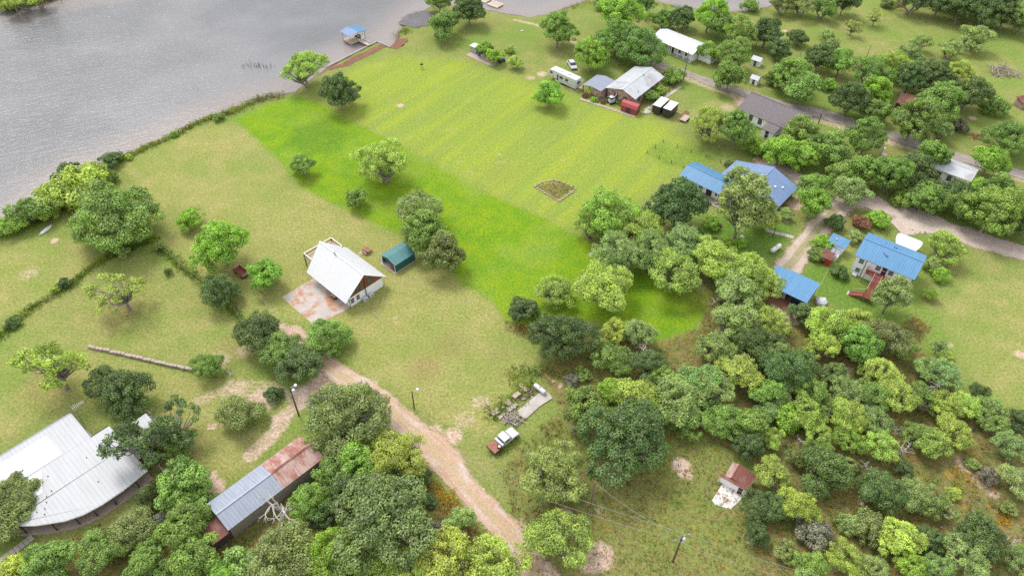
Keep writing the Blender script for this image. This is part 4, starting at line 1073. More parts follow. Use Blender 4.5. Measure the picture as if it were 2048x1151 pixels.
# picnic table and stepping stone behind the house
pt = tag(empty('picnic_table', G(734, 504), math.radians(-40)), 'weathered pink picnic table on the lawn behind the white house', 'picnic table')
MB().box(-.9, .9, -.38, .38, .7, .75).build('table_top', 'rust', pt)
for s in (-1, 1):
    MB().box(-.9, .9, s * .75 - .14, s * .75 + .14, .42, .46).build('seat', 'rust', pt)
    MB().bar((s * .65, -.7, 0), (s * .65, .25, .7), .09).bar((s * .65, .7, 0), (s * .65, -.25, .7), .09).bar((s * .65, -.8, .4), (s * .65, .8, .4), .08).build('leg', 'wood_dark', pt)
p = G(726, 505); tag(MB().slab([(p.x - .8, p.y - .45), (p.x + .7, p.y - .6), (p.x + .8, p.y + .5), (p.x - .6, p.y + .5)], 0, .06).build('stone_slab', 'concrete'), 'flat pale stone slab beside the pink picnic table', 'stone')

# --- green metal shed
p0, p1, p2 = (791.6, 545), (830.7, 520), (765, 528)
F = Fr(p0, p1, p2, 0); F.W = 4.2
S = F.root('green_shed', 'green metal shed with open end beside the white house', 'shed')
slope(-.1, F.L + .1, -.15, 2.0, F.W * .5, 2.75, 'roof_green', S, .45); slope(-.1, F.L + .1, F.W + .15, 2.0, F.W * .5, 2.75, 'roof_green', S, .45)
MB().box(0, F.L, 0, .08, 0, 1.98).build('side_wall', 'wall_green', S); MB().box(0, F.L, F.W - .08, F.W, 0, 1.98).build('side_wall', 'wall_green', S)
MB().prism([(.08, 0), (F.W - .08, 0), (F.W - .08, 1.95), (F.W / 2, 2.6), (.08, 1.95)], F.L - .08, F.L, 'x').build('back_wall', 'wall_green', S)
for y in (.1, F.W - .1): MB().box(-.06, .06, y - .06, y + .06, 0, 2.0).build('post', 'trim_white', S)
MB().prism([(.05, 1.7), (F.W - .05, 1.7), (F.W / 2, 2.6)], 0, .06, 'x').build('gable_panel', 'wall_green', S)
MB().slab([(-.4, -.2), (F.L + .2, -.2), (F.L + .2, F.W + .2), (-.4, F.W + .2)], .003, .05).build('floor_slab', 'concrete', S)
MB().box(-.02, .08, .5, 1.5, .05, 1.7).build('door', 'wood_red', S)
m_ = F.sub('lawn_mower', 'small red lawn mower parked inside the open green shed', 'mower', 1.4, 2.2, z=.05)
MB().box(-.55, .55, -.4, .4, .2, .55).box(.1, .6, -.25, .25, .55, .8).build('mower_body', 'roof_red', m_, .05)
for sx in (-.45, .45):
    for sy in (-.42, .42): MB().lathe([(.2, -.06), (.2, .06)], 12, 'y', (sx, sy, .2)).build('wheel', 'rubber', m_)

# --- blue-roofed house with red stairs
F = Fr((1709.6, 510.3), (1829.1, 559.5), (1857.3, 512.1), 4.8)
B = F.root('two_storey_house', 'white two-storey house with blue metal roof and red outside stairs', 'house')
gable(F, '', '', 4.8, 6.5, .46, 'roof_blue', 'wall_white', oh=.5, root=B, ribs=.48)
for u, z in [(1.55, 3.7), (1.6, 1.4), (4.8, 3.7), (7.2, 3.7), (9.6, 3.7), (9.4, 1.4)]: window(B, 'S', u, z, .9, 1.05, .5, 'trim_white')
window(B, 'S', 6.0, 3.55, .9, 1.95, .5, 'trim_white', 'door')
for x in (2.45, 3.4, 5.5, 6.6, 8.4): MB().box(x - .06, x + .06, .44, .497, .05, 4.75).build('batten', 'trim_dark' if x == 2.45 else 'trim_white', B)
window(B, 'E', 3.2, 3.6, .9, 1.1, F.L - .4); window(B, 'W', 4.4, 3.6, .9, 1.1, .4)
MB().box(3.1, 7.7, -1.05, .42, 2.5, 2.62).build('balcony_deck', 'wood_red', B)
for x in (3.15, 4.7, 6.3, 7.6): MB().box(x - .06, x + .06, -1.04, -.92, 0, 3.5).build('balcony_post', 'wood_red', B)
for a_, b_ in ((3.15, 4.7), (6.3, 7.6)):
    for z in (2.95, 3.2, 3.5): MB().bar((a_, -.98, z), (b_, -.98, z), .07, .12).build('balcony_rail', 'wood_red', B)
for z in (2.95, 3.2, 3.5): MB().bar((3.15, -.98, z), (3.15, .4, z), .07, .12).build('balcony_rail', 'wood_red', B)
nt_ = 9
st_ = MB().bar((4.8, -1.0, 2.45), (4.8, -4.7, 1.15), .08, .26).bar((6.2, -1.0, 2.45), (6.2, -4.7, 1.15), .08, .26).build('staircase', 'wood_red', B)
for k in range(nt_):
    q = (k + .5) / nt_; y = -1.05 - 3.6 * q; z = 2.5 - 1.3 * q
    MB().box(4.8, 6.2, y - .17, y + .17, z - .03, z + .04).build('tread', 'wood_red', st_)
for x in (4.8, 6.2): MB().bar((x, -1.0, 3.4), (x, -4.7, 2.1), .08, .1).bar((x, -4.7, 1.2), (x, -4.7, 2.15), .09).bar((x, -2.8, 1.8), (x, -2.8, 2.75), .08).build('handrail', 'wood_tan', st_)
ld = MB().box(4.7, 6.4, -6.2, -4.72, 1.08, 1.2).build('landing', 'wood_red', B)
for x, y in ((4.78, -6.12), (6.32, -6.12), (6.32, -4.8), (4.78, -4.8)): MB().box(x - .06, x + .06, y - .06, y + .06, 0, 2.0).build('landing_post', 'wood_red', ld)
for z in (1.55, 1.95): MB().bar((4.78, -6.12, z), (6.32, -6.12, z), .07, .12).bar((6.32, -6.12, z), (6.32, -4.8, z), .07, .12).build('landing_rail', 'wood_red', ld)
s2 = MB().bar((4.7, -6.1, 1.1), (2.4, -6.1, .05), .08, .24).bar((4.7, -4.9, 1.1), (2.4, -4.9, .05), .08, .24).build('lower_flight', 'wood_red', B)
for k in range(6):
    q = (k + .5) / 6; x = 4.65 - 2.2 * q; z = 1.15 - 1.08 * q; MB().box(x - .19, x + .19, -6.1, -4.9, z - .03, z + .04).build('tread', 'wood_red', s2)
for y in (-6.1, -4.9): MB().bar((4.7, y, 2.05), (2.4, y, 1.0), .08, .1).bar((2.4, y, 0), (2.4, y, 1.05), .09).build('handrail', 'wood_tan' if y > -5 else 'wood_red', s2)
MB().box(1.95, 2.35, -6.1, -4.9, .003, .06).build('bottom_step', 'concrete', B)
for x, y in [(4.4, 2.6), (4.85, 2.3), (5.2, 2.2), (5.6, 5.4), (6.0, 5.3)]: MB().tube((x, y, 5.4), (x, y, 5.5 + 1.2 * min(y, F.W - y) / 4), .1).build('roof_vent', 'roof_blue_pale', B)
MB().box(1.0, 1.9, -.35, .45, 0, .55).build('porch_step', 'paint_white', B, .03)
MB().box(F.L - .38, F.L + 1.2, .3, 1.9, .003, .1).build('patio', 'concrete', B)
# white canopy behind it
F2 = Fr((1787, 482), (1838, 502), (1841, 493.8), 2.6); F2.W = 4.0
K = F2.root('canopy_carport', 'white metal canopy standing behind the red-stair house', 'carport')
for (y0, z0, y1, z1, e0, e1) in ((0, 2.3, .9, 2.75, .55, .15), (.9, 2.75, 2.0, 2.95, .15, 0), (3.1, 2.75, 2.0, 2.95, .15, 0), (4.0, 2.3, 3.1, 2.75, .55, .15)): slope(e0, F2.L - e0, y0, z0, y1, z1, 'roof_white_new', K, 0, x0r=e1, x1r=F2.L - e1)
for x in (.65, F2.L / 2, F2.L - .65):
    for y in (.1, 3.9): MB().box(x - .05, x + .05, y - .05, y + .05, 0, 2.32).build('post', 'trim_white', K)

# --- blue carport with a car and a white cargo trailer inside
F = Fr((1553.7, 576.5), (1613.7, 605.1), (1643.6, 571.3), 2.8)
K = F.root('carport', 'open carport with blue metal roof at the end of the rutted track', 'carport')
slope(0, F.L, 0, 2.7, F.W, 3.15, 'roof_blue', K, .45)
for x in (.2, F.L / 2, F.L - .2):
    for y in (.3, F.W - .3): MB().box(x - .07, x + .07, y - .07, y + .07, 0, 2.7).build('post', 'wood_dark', K)
MB().box(F.L - .25, F.L - .17, .5, F.W - .3, 0, 2.7).build('side_wall', 'wood_grey', K); MB().box(.3, F.L - .3, F.W - .28, F.W - .2, 0, 2.8).build('back_wall', 'wood_grey', K)
slope(-2.6, -.05, 1.6, 2.65, F.W - .1, 3.0, 'roof_blue', K, .45, 'side_roof')
MB().box(-2.5, -2.4, F.W - .3, F.W - .2, 0, 2.8).box(-2.5, -2.4, 1.7, 1.8, 0, 2.6).build('side_post', 'wood_dark', K)
CARPORT = F
# --- little blue-roofed shed, glazed frame, red shed
F = Fr((1656.7, 481), (1689.5, 495.7), (1700.5, 482), 2.4)
K = F.root('garden_shed', 'small white shed with blue metal roof left of the red-stair house', 'shed')
slope(-.1, F.L + .1, -.1, 2.25, F.W, 2.6, 'roof_blue', K, .4); MB().box(.2, F.L - .2, .3, F.W - .3, 0, 2.2).build('wall', 'wall_white', K)
MB().box(.9, 1.4, 1.2, 1.7, 2.45, 2.56).build('roof_hatch', 'metal_grey', K)
window(K, 'S', 1.0, 1.3, .7, .9, .3)
q = F.sub('cold_frame', 'white glazed garden frame between blue shed and red shed', 'greenhouse', .3, -2.3)
MB().box(0, 2.9, 0, .1, 0, 1.2).box(0, 2.9, 1.9, 2.0, 0, 1.5).box(0, .1, .1, 1.9, 0, 1.3).box(2.8, 2.9, .1, 1.9, 0, 1.3).build('frame', 'trim_white', q)
for x in (.12, 1.05, 1.98): MB().sheet([(x, 0, 1.24), (x + .82, 0, 1.24), (x + .82, 2.0, 1.54), (x, 2.0, 1.54)], .03).build('pane', 'roof_grey_blue', q)
q = F.sub('red_shed', 'small red shed with rusty roof below the glazed garden frame', 'shed', .0, -4.6)
MB().box(0, 2.6, 0, 2.0, 0, 1.7).build('wall', 'red_wall', q); slope(-.15, 2.75, -.15, 1.72, 2.15, 2.05, 'roof_rust_dark', q, .35)
window(q, 'S', 1.3, .85, .8, 1.5, 0, 'red_wall', 'door')

# --- L-shaped blue-roofed house
F = Fr((1359, 350.4), (1447, 393), (1453, 350), 2.6)
K = F.root('ranch_house', 'L-shaped white house with blue metal roofs behind the dark shade tree', 'house')
gable(F, '', '', 2.6, 4.1, .42, 'roof_blue', 'wall_white', root=K, x1=13.5, y1=7.2, ribs=.45, oh=1.2)
for u, w in ((5.2, 1.0), (9.4, 1.0)): window(K, 'S', u, 1.45, w, 1.1, 1.2)
window(K, 'S', 7.3, 1.15, 1.3, 2.1, 1.2, 'trim_dark', 'door')
MB().box(3.5, 11.5, -1.4, 1.15, .003, .16).build('porch_floor', 'wood_grey', K)
for x in (4.2, 7.0, 10.0): MB().box(x - .07, x + .07, .0, .14, .16, 2.55).build('porch_post', 'trim_white', K)
F3 = Fr((1553.8, 418.2), (1596.4, 374.7), (1470.4, 322.6), 2.6)
q = empty('main_wing', (0, 0, 0)); bpy.data.objects.remove(q)
E2 = empty('wing', F3.o, F3.rz)
gable(F3, '', '', 2.6, 5.0, .42, 'roof_blue_pale', 'wall_brick', root=E2, ribs=.5, oh=.6)
ROT = Matrix.Rotation(F3.rz, 4, 'Z'); MW = Matrix.Translation(F3.o) @ ROT; KI = (Matrix.Translation(F.o) @ Matrix.Rotation(F.rz, 4, 'Z')).inverted()
for ch in list(E2.children): ch.parent = K; ch.matrix_local = KI @ MW
bpy.data.objects.remove(E2)
for x, y in [(2.2, 5.0), (3.6, 4.4), (5.2, 3.4), (6.6, 2.2), (3.0, 8.6), (4.4, 9.4)]:
    zr = 2.6 + 2.4 * (y / 6.5 if y < 6.5 else (15.46 - y) / 8.97)
    o = MB().box(x - .18, x + .18, y - .18, y + .18, zr - .1, zr + .32).build('roof_vent', 'trim_white', K); o.matrix_local = KI @ MW
o = MB().box(2.0, 3.2, .52, .58, .2, 2.2).box(6.0, 7.2, .52, .58, .9, 2.1).build('window', 'glass', K); o.matrix_local = KI @ MW

# --- stone house, its carport wing
F = Fr((1270.7, 199.0), (1328.9, 153.9), (1271.5, 131.3), 3.0)
K = F.root('stone_house', 'stone-walled house with white metal roof next to the camper trailer', 'house')
gable(F, '', '', 3.0, 4.4, .44, 'roof_galvanised', 'wall_stone', root=K, ribs=.5, oh=.6, ohx=.5)
for u in (3.2, 6.4, 9.6, 12.4): window(K, 'S', u, 1.6, .9, 1.2, .6, 'trim_dark')
for u in (3.2, 6.0): window(K, 'W', u, 1.6, 1.0, 1.2, .5, 'trim_dark')
MB().tube((10, 3.6, 3.9), (10, 3.6, 4.7), .09).tube((3, 1.0, 3.2), (3, 1.0, 3.8), .08).build('roof_pipe', 'metal_dark', K)
slope(-1.85, 5.15, 9.35, 2.75, 12.4, 3.15, 'roof_grey_blue', K, .5, 'carport_roof'); slope(-1.85, 5.15, 15.2, 2.6, 12.4, 3.15, 'roof_grey_blue', K, .5, 'carport_roof')
MB().box(-1.4, 4.8, 9.3, 12.2, 0, 2.7).build('carport_room', 'wall_stone', K)
for x in (-1.6, 1.6, 4.8): MB().box(x - .08, x + .08, 14.9, 15.06, 0, 2.6).build('carport_post', 'wood_dark', K)
MB().box(4.7, 4.8, 12.3, 14.85, 0, 2.6).build('carport_wall', 'wood_dark', K)
SH = F
# long edging walk, fence and yard beside the stone house
def slabs(name, label, cat, pts, w, h, n, m, z=0.0):
    P_ = [G(*q) for q in pts]; root = tag(empty(name, P_[0]), label, cat); d = (P_[-1] - P_[0]); r = random.Random(n)
    L = d.length; t = d.normalized(); s = Vector((-t.y, t.x, 0)); 
    for k in range(n):
        a = t * (L * k / n + .02); b = t * (L * (k + 1) / n - .02); j = r.uniform(-.06, .06); hh_ = h * r.uniform(.85, 1.15)
        MB().slab([(a + s * (-w / 2 + j)).xy, (b + s * (-w / 2 + j)).xy, (b + s * (w / 2 + j)).xy, (a + s * (w / 2 + j)).xy], z, z + hh_).build({'path': 'paver', 'wall': 'stone', 'fence': 'board'}.get(cat, 'slab'), m, root, .02)
    return root
slabs('brick_walk', 'long pale brick walk in front of the stone house and red shed', 'path', [(1160, 198), (1270, 234)], 1.0, .12, 16, 'brick_path')
slabs('garden_walk', 'pale walk running from the trailers up past the fenced yard', 'path', [(1290, 221), (1305, 209), (1362, 173)], .9, .08, 12, 'concrete')
slabs('garden_path', 'pale concrete path on the lawn right of the tall pale tree', 'path', [(1531, 460), (1588, 475)], 1.0, .07, 6, 'concrete')
slabs('garden_path', 'curving pale path in the bottom left corner below the curved porch', 'path', [(0, 1122), (66, 1072)], 1.1, .06, 7, 'concrete')
slabs('stone_wall', 'long low stone wall across the left field', 'wall', [(178, 694), (402, 745)], .55, .55, 30, 'brick_path')
# red shed by the stone house
F = Fr((1241, 222), (1270, 232), (1280, 222), 0); F.L, F.W = 4.3, 2.6
K = F.root('barn_shed', 'small wooden shed with bright red gambrel roof by the stone house', 'shed')
for y0, z0, y1, z1 in ((-.15, 1.75, .45, 2.45), (.45, 2.45, 1.3, 2.8), (1.3, 2.8, 2.15, 2.45), (2.15, 2.45, 2.75, 1.75)): slope(-.15, F.L + .15, y0, z0, y1, z1, 'roof_red', K, .4, rib_h=.03)
MB().prism([(0, 0), (2.6, 0), (2.6, 1.8), (2.1, 2.4), (1.3, 2.72), (.5, 2.4), (0, 1.8)], 0, F.L, 'x').build('wall', 'wood_red', K)
window(K, 'S', 2.1, .95, 1.2, 1.6, 0, 'wood_red', 'door'); window(K, 'E', 1.3, 1.2, .8, .8, F.L, 'wood_red')

# --- long white house with a porch
F = Fr((1302, 76), (1385, 110), (1409, 87), 2.7)
K = F.root('porch_house', 'long white house with a columned porch beyond the paved road', 'house')
gable(F, '', '', 2.7, 4.0, .5, 'roof_white', 'wall_white', root=K, oh=1.5, ribs=.5, ohx=.3)
for k in range(7): x = .5 + k * (F.L - 1.0) / 6; MB().box(x - .1, x + .1, .15, .35, 0, 2.65).build('porch_column', 'trim_white', K)
for u in (2, 4.4, 9.2, 11.4): window(K, 'S', u, 1.5, 1.0, 1.2, 1.5, 'trim_dark')
window(K, 'S', 6.8, 1.15, 1.0, 2.0, 1.5, 'trim_dark', 'door')
MB().box(.2, F.L - .2, .1, 1.45, .003, .15).build('porch_floor', 'concrete', K)
for y0, z0, y1, z1 in ((3.2, 2.7, 5.6, 3.7), (8.0, 2.7, 5.6, 3.7)): slope(F.L - .2, F.L + 4.4, y0, z0, y1, z1, 'roof_white', K, .5, 'wing_roof')
MB().box(F.L + .0, F.L + 4.0, 3.6, 7.6, 0, 2.65).build('wing_wall', 'wall_white', K)

# --- grey shingle house
F = Fr((1474, 217), (1595, 268), (1629, 235), 2.8)
K = F.root('shingle_house', 'white house with grey shingle roof beside the paved road', 'house')
gable(F, '', '', 2.8, 5.0, .62, 'shingle', 'wall_white', root=K, ribs=0, oh=.5)
for u in (4.0, 6.6, 9.0, 11.2, 13.6): window(K, 'S', u, 1.6, .9, 1.4, .5, 'trim_dark')
window(K, 'E', 5.0, 1.6, 1.0, 1.2, F.L - .4, 'trim_dark')
q = F.loc(1520, 285, 0); x0 = q.x - 1.5
MB().box(x0, x0 + 3.2, -3.0, .45, 0, 2.3).build('porch_room', 'wall_white', K); slope(x0 - .2, x0 + 3.4, -3.2, 2.32, .6, 2.75, 'shingle', K, 0, 'porch_roof')
window(K, 'S', x0 + 1.6, 1.2, .9, 1.9, -3.0, 'trim_white', 'door')
# --- little white sheds
for lab, A, sz, m in [('small white shed with pale gable roof beside the paved road', (1498, 167), (2.2, 2.0, 1.7), 'roof_galvanised'), ('little grey shed behind the roadside tree, near the long white house', (1500, 130), (2.6, 2.2, 1.9), 'roof_galvanised'), ('white shed half cut by the right picture edge beside the hedge', (2043, 388), (3.0, 2.6, 2.1), 'roof_white')]:
    g = G(*A); r = tag(empty('small_shed', g, math.radians(-38)), lab, 'shed'); l, w, h = sz
    MB().prism([(0, 0), (w, 0), (w, h), (w / 2, h + .6), (0, h)], 0, l, 'x').build('wall', 'wall_white', r)
    slope(-.15, l + .15, -.2, h - .1, w / 2, h + .68, m, r, 0); slope(-.15, l + .15, w + .2, h - .1, w / 2, h + .68, m, r, 0); window(r, 'S', l / 2, .9, .7, 1.6, 0, 'trim_white', 'door')
# --- rusty cabin, metal-roofed cottage, rusty hut
F = Fr((1793, 207), (1826, 201), (1838, 182), 2.6); F.W = 6.0; F.L = 6.2; F.rz = math.radians(-30); F.o = Vector((G(1790, 204, 2.6).x, G(1790, 204, 2.6).y, 0))
K = F.root('rusty_cabin', 'old cabin with rusty hipped roof hidden in the thicket', 'house'); gable(F, '', '', 2.5, 4.0, .5, 'roof_rust_dark', 'wood_dark', root=K, ribs=.5, rx=(-1.6, -1.6)); window(K, 'S', 3, 1.3, 1, 1.1, .45, 'wood_dark')
F = Fr((1861, 333), (1943, 363), (1963, 338), 2.8)
K = F.root('metal_cottage', 'cottage with pale metal roof and rusty porch above the gravel drive', 'house')
gable(F, '', '', 2.7, 3.7, .5, 'roof_galvanised', 'wall_white', root=K, ribs=.5)
slope(F.L - 3.2, F.L - .2, -2.2, 2.15, .1, 2.6, 'roof_rust', K, .35, 'porch_roof')
for x in (F.L - 3.1, F.L - .3): MB().box(x - .06, x + .06, -2.1, -1.98, 0, 2.1).build('porch_post', 'wood_grey', K)
window(K, 'S', 2.2, 1.4, .9, 1.2, .45, 'trim_dark'); window(K, 'S', 4.6, 1.4, .9, 1.2, .45, 'trim_dark')
g = G(2042, 212); r = tag(empty('rusty_hut', g, math.radians(20)), 'rusty tin hut at the right picture edge by the pasture', 'shed')
MB().box(-1.5, 1.8, -1.2, 1.2, 0, 1.8).build('wall', 'roof_rust', r); slope(-1.7, 2.0, -1.4, 1.85, 1.4, 2.3, 'roof_rust_dark', r, .4); MB().bar((-1.4, -1.3, 0), (-1.2, -1.9, 1.8), .1).build('prop', 'wood_grey', r)

# --- big white metal-roofed building at the left
F = Fr((0, 905), (136.7, 822), (136.7, 822), 3.2); F.W = 1
K = F.root('large_building', 'big building with pale metal roof and curved porch at bottom left', 'house')
def poly_roof(name, pts, zf, m, t=.08, ribs=None):
    mb = MB(); n_ = len(pts); v = [(x, y, zf(y)) for x, y in pts]; v2 = [(x, y, z - t) for x, y, z in v]
    mb.add(v + v2, [tuple(range(n_)), tuple(range(2 * n_ - 1, n_ - 1, -1))] + [(i, (i + 1) % n_, n_ + (i + 1) % n_, n_ + i) for i in range(n_)])
    if ribs:
        for x in np.arange(min(p[0] for p in pts) + .2, max(p[0] for p in pts), ribs):
            cr = []
            for i in range(n_):
                (ax, ay), (bx, by) = pts[i], pts[(i + 1) % n_]
                if (ax - x) * (bx - x) < 0: cr.append(ay + (by - ay) * (x - ax) / (bx - ax))
            if len(cr) == 2:
                a, b = sorted(cr); mb.bar((x, a, zf(a) + .02), (x, b, zf(b) + .02), .06, .05)
    return mb.build(name, m, K)
RIDGE = -7.7
zf = lambda y: 3.6 - .08 * abs(y - RIDGE) if y > RIDGE else 3.6 - .085 * abs(y - RIDGE)
poly_roof('roof_panel', [(-14, RIDGE), (10.85, RIDGE), (10.6, -.6), (-14, -.6)], zf, 'roof_white_aged', ribs=.62)
poly_roof('eave_panel', [(-14, -.58), (10.58, -.58), (10.5, 0), (-14, 0)], lambda y: zf(-.6) - .45 * (y + .58), 'roof_grey_blue', ribs=.62)
curve = [(13.7, -18.7), (9.5, -19.15), (6.4, -19.1), (3.9, -18.7), (1.7, -17.8), (-1.4, -15.6), (-4.6, -12.4), (-9, -8.4)]
poly_roof('roof_panel', [(-9.0, RIDGE - .02), (13.5, RIDGE - .02), (13.6, -12.8), (-4.3, -12.8 + .12)] , zf, 'roof_white_aged', ribs=.62)
poly_roof('roof_panel', [(-4.25, -12.83), (13.6, -12.83)] + curve[:7], lambda y: zf(y) - .015, 'roof_white_aged', ribs=.62)
poly_roof('roof_patch', [(-14, -2.0), (6.1, -2.0), (6.25, -7.5), (-14, -7.5)], lambda y: zf(y) + .065, 'roof_white_new')
poly_roof('roof_patch', [(-8, -7.9), (3.0, -7.9), (1.5, -11.6), (-4.4, -11.6)], lambda y: zf(y) + .065, 'roof_white_new')
poly_roof('wing_roof', [(13.62, -9.3), (18.7, -9.0), (18.7, -16.0), (13.75, -16.0)], lambda y: 2.8 - .03 * abs(y + 9), 'roof_white_aged', ribs=.62)
MB().bar((10.7, RIDGE - .1, 3.65), (10.7, -.6, 3.1), .12, .08).bar((10.8, RIDGE, 3.62), (13.5, RIDGE, 3.62), .12, .07).build('edge_flashing', 'trim_dark', K)
MB().slab([(-13, -.9), (10.2, -.9), (10.4, -8.2), (13.0, -8.2), (13.0, -16.8), (6.3, -17.0), (2.5, -15.9), (-1, -13), (-7, -9), (-13, -9)], 0, 2.6).build('wall', 'wall_brick', K)
MB().slab([(13.05, -9.8), (18.2, -9.6), (18.2, -15.5), (13.05, -15.5)], 0, 2.45).build('wing_wall', 'wall_brick', K)
cv = [(p[0], p[1]) for p in curve[:7]]
for i in range(6):
    a, b = cv[i], cv[i + 1]
    MB().bar((a[0], a[1], zf(a[1]) - .16), (b[0], b[1], zf(b[1]) - .16), .1, .22).build('fascia', 'trim_white', K)
    k_ = 1
    for j in range(k_):
        q = (j + .5) / k_; x, y = a[0] + (b[0] - a[0]) * q, a[1] + (b[1] - a[1]) * q; MB().box(x - .1, x + .1, y + .25, y + .45, .15, zf(y) - .3).build('porch_post', 'wood_dark', K)
MB().slab([(13.7, -17.0)] + [(p[0] + .1, p[1] - .1) for p in cv] + [(-3, -11), (6, -16)], .003, .15).build('porch_floor', 'brick_path', K)
for x, y in [(2.5, -12.2), (1.2, -13.4), (.6, -14.2), (-.4, -13.9), (.2, -15.0), (3.2, -9.6), (-3, -6.5), (1.6, -12.6), (8.5, -10.6), (7.8, -15.5)]: MB().tube((x, y, zf(y) - .1), (x, y, zf(y) + .16), .07).build('roof_vent', 'trim_dark', K)
g = F.at(11.2, -1.2); an = tag(empty('antenna', (g.x, g.y, 0), F.rz), 'metal television antenna beside the corner of the big white roof', 'antenna')
MB().tube((0, 0, 0), (0, 0, 4.6), .04).build('mast', 'metal_grey', an); 
ab = MB().bar((-.2, 0, 4.5), (1.8, 0, 4.5), .05)
for k in range(7): ab.bar((k * .28 - .1, -.7 + k * .05, 4.5), (k * .28 - .1, .7 - k * .05, 4.5), .04)
ab.build('boom', 'metal_grey', an)

# --- barn with the half rusty roof
F = Fr((413, 1007), (595, 875), (595, 875), 3.2); F.W = 1
K = F.root('barn', 'long barn with roof half bare metal and half rusty', 'barn')
slope(0, 9.1, 0, 3.2, -3.1, 4.2, 'roof_grey_blue', K, .5); slope(0, 9.1, -5.9, 3.2, -3.1, 4.2, 'roof_grey_blue', K, .5)
rs1 = slope(9.1, 16.0, 0, 3.22, -3.1, 4.22, 'roof_rust', K, .45); slope(9.1, 16.4, -5.9, 3.22, -3.1, 4.22, 'roof_rust', K, .45)
MB().bar((0, -3.1, 4.25), (9.1, -3.1, 4.25), .3, .05).build('ridge_cap', 'roof_grey_blue', K); MB().bar((9.1, -3.1, 4.27), (16.2, -3.1, 4.27), .3, .05).build('ridge_cap', 'roof_rust_dark', K)
MB().prism([(-.4, 0), (-5.5, 0), (-5.5, 3.2), (-3.1, 4.05), (-.4, 3.2)], .3, 15.7, 'x').build('wall', 'wood_grey', K)
slope(-2.6, -.05, -5.7, 2.3, -2.6, 2.75, 'roof_rust_dark', K, .3, 'lean_to_roof'); MB().box(-2.4, .28, -5.4, -2.8, 0, 2.2).build('lean_to_wall', 'wood_dark', K)
for x in (3, 7, 11, 14): window(K, 'N', x, 1.2, 2.2, 2.2, -.4, 'wood_dark', 'door')

# --- pump house with concrete pad
mat('concrete_white', (.60, .57, .55), .9, .1, .8, bump=.2, col2=(.27, .15, .095), thr=.57, sharp=.07)
F = Fr((1444, 951), (1496, 980), (1502, 949), 1.9); Lp = F.L
K = F.root('pump_house', 'little shed with rusty roof and low pale front on a concrete pad', 'shed')
MB().box(.0, Lp - .1, .05, .3, 0, 1.75).build('front_wall', 'wall_white', K)
MB().box(.5, Lp - .35, .32, 3.1, 0, 1.45).build('wall', 'concrete', K)
MB().sheet([(-.25, -.12, 1.72), (Lp + .05, -.12, 1.72), (Lp + .05, .38, 1.88), (-.25, .38, 1.88)], .06).build('awning', 'roof_rust_dark', K)
for xa, za, xb, zb, m in ((.35, 1.6, 1.35, 2.1, 'roof_rust'), (Lp + .1, 1.5, 1.35, 2.1, 'roof_rust_dark')):
    mb = MB().sheet([(xa, .4, za), (xa, 3.4, za), (xb, 3.4, zb), (xb, .4, zb)], .06)
    for k in range(8): y = .45 + k * .41; mb.bar((xa, y, za + .02), (xb, y, zb + .02), .05, .04)
    mb.build('roof_panel', m, K)
MB().bar((1.35, .4, 2.13), (1.35, 3.4, 2.13), .16, .05).build('ridge_cap', 'roof_rust_dark', K)
for k in range(4): MB().box(-.32 + k * .09, -.27 + k * .09, -.1 + k * .05, -.02 + k * .05, 0, 1.7).build('slat', 'trim_white', K)
window(K, 'S', 3.2, .75, .7, 1.4, .05, 'trim_white', 'door')
tag(MB().slab([G(*q).xy for q in [(1444, 968), (1424, 1000), (1430, 1008), (1460, 1018), (1476, 1005), (1492, 984), (1484, 976)]], .0, .07).build('concrete_pad', 'concrete_white'), 'stained white concrete pad in front of the little pump house', 'slab')

# --- boat dock with blue roof, sea wall, gangway
F = Fr((685, 78), (699, 86), (725, 75), .35); F.W = 5.4; F.L = 4.2
K = F.root('boat_dock', 'floating dock with a blue roof beside the sea wall', 'dock')
dk = MB().box(0, F.L, 0, F.W, .0, .2).build('deck', 'wood_tan', K)
for k in range(14): MB().box(k * F.L / 14 + .01, (k + 1) * F.L / 14 - .01, 0, F.W, .203, .24).build('plank', 'wood_tan', dk)
for x in (.15, F.L - .15):
    for y in (.15, F.W - .15): MB().tube((x, y, -2), (x, y, 2.9), .08).build('pile', 'metal_grey', K)
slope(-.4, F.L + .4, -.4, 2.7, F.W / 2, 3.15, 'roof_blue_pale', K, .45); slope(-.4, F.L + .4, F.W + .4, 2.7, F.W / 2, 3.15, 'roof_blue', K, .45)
MB().box(1.2, 2.9, 3.4, 5.1, .25, .75).build('boat_lift', 'metal_dark', K, .1)
MB().box(F.L - .5, F.L - .1, 4.0, 5.0, .25, 1.5).build('locker', 'trim_white', K)
a, b = G(713, 79, .2), G(739, 91, .2); gw = tag(empty('gangway', (a.x, a.y, 0)), 'narrow wooden gangway linking the blue-roofed dock to shore', 'gangway'); d = b - a; d.z = 0
MB().bar((0, 0, .28), d + Vector((0, 0, .32)), 1.1, .1).build('walk_deck', 'wood_tan', gw)
s = Vector((-d.y, d.x, 0)).normalized() * .5
for q in (-1, 1):
    mb = MB().bar(s * q + Vector((0, 0, 1.1)), s * q + d + Vector((0, 0, 1.1)), .06)
    for t in (0, .33, .66, 1): mb.bar(s * q + d * t + Vector((0, 0, .3)), s * q + d * t + Vector((0, 0, 1.1)), .06)
    mb.build('handrail', 'trim_white', gw)
def wall_line(name, label, cat, pts, w, z0, z1, m):
    P_ = [G(*q) for q in pts]; o = P_[0].copy(); r = tag(empty(name, (o.x, o.y, 0)), label, cat)
    for i in range(len(P_) - 1): MB().bar(P_[i] - o + Vector((0, 0, (z0 + z1) / 2)), P_[i + 1] - o + Vector((0, 0, (z0 + z1) / 2)), w, z1 - z0).build('wall_panel', m, r)
    return r
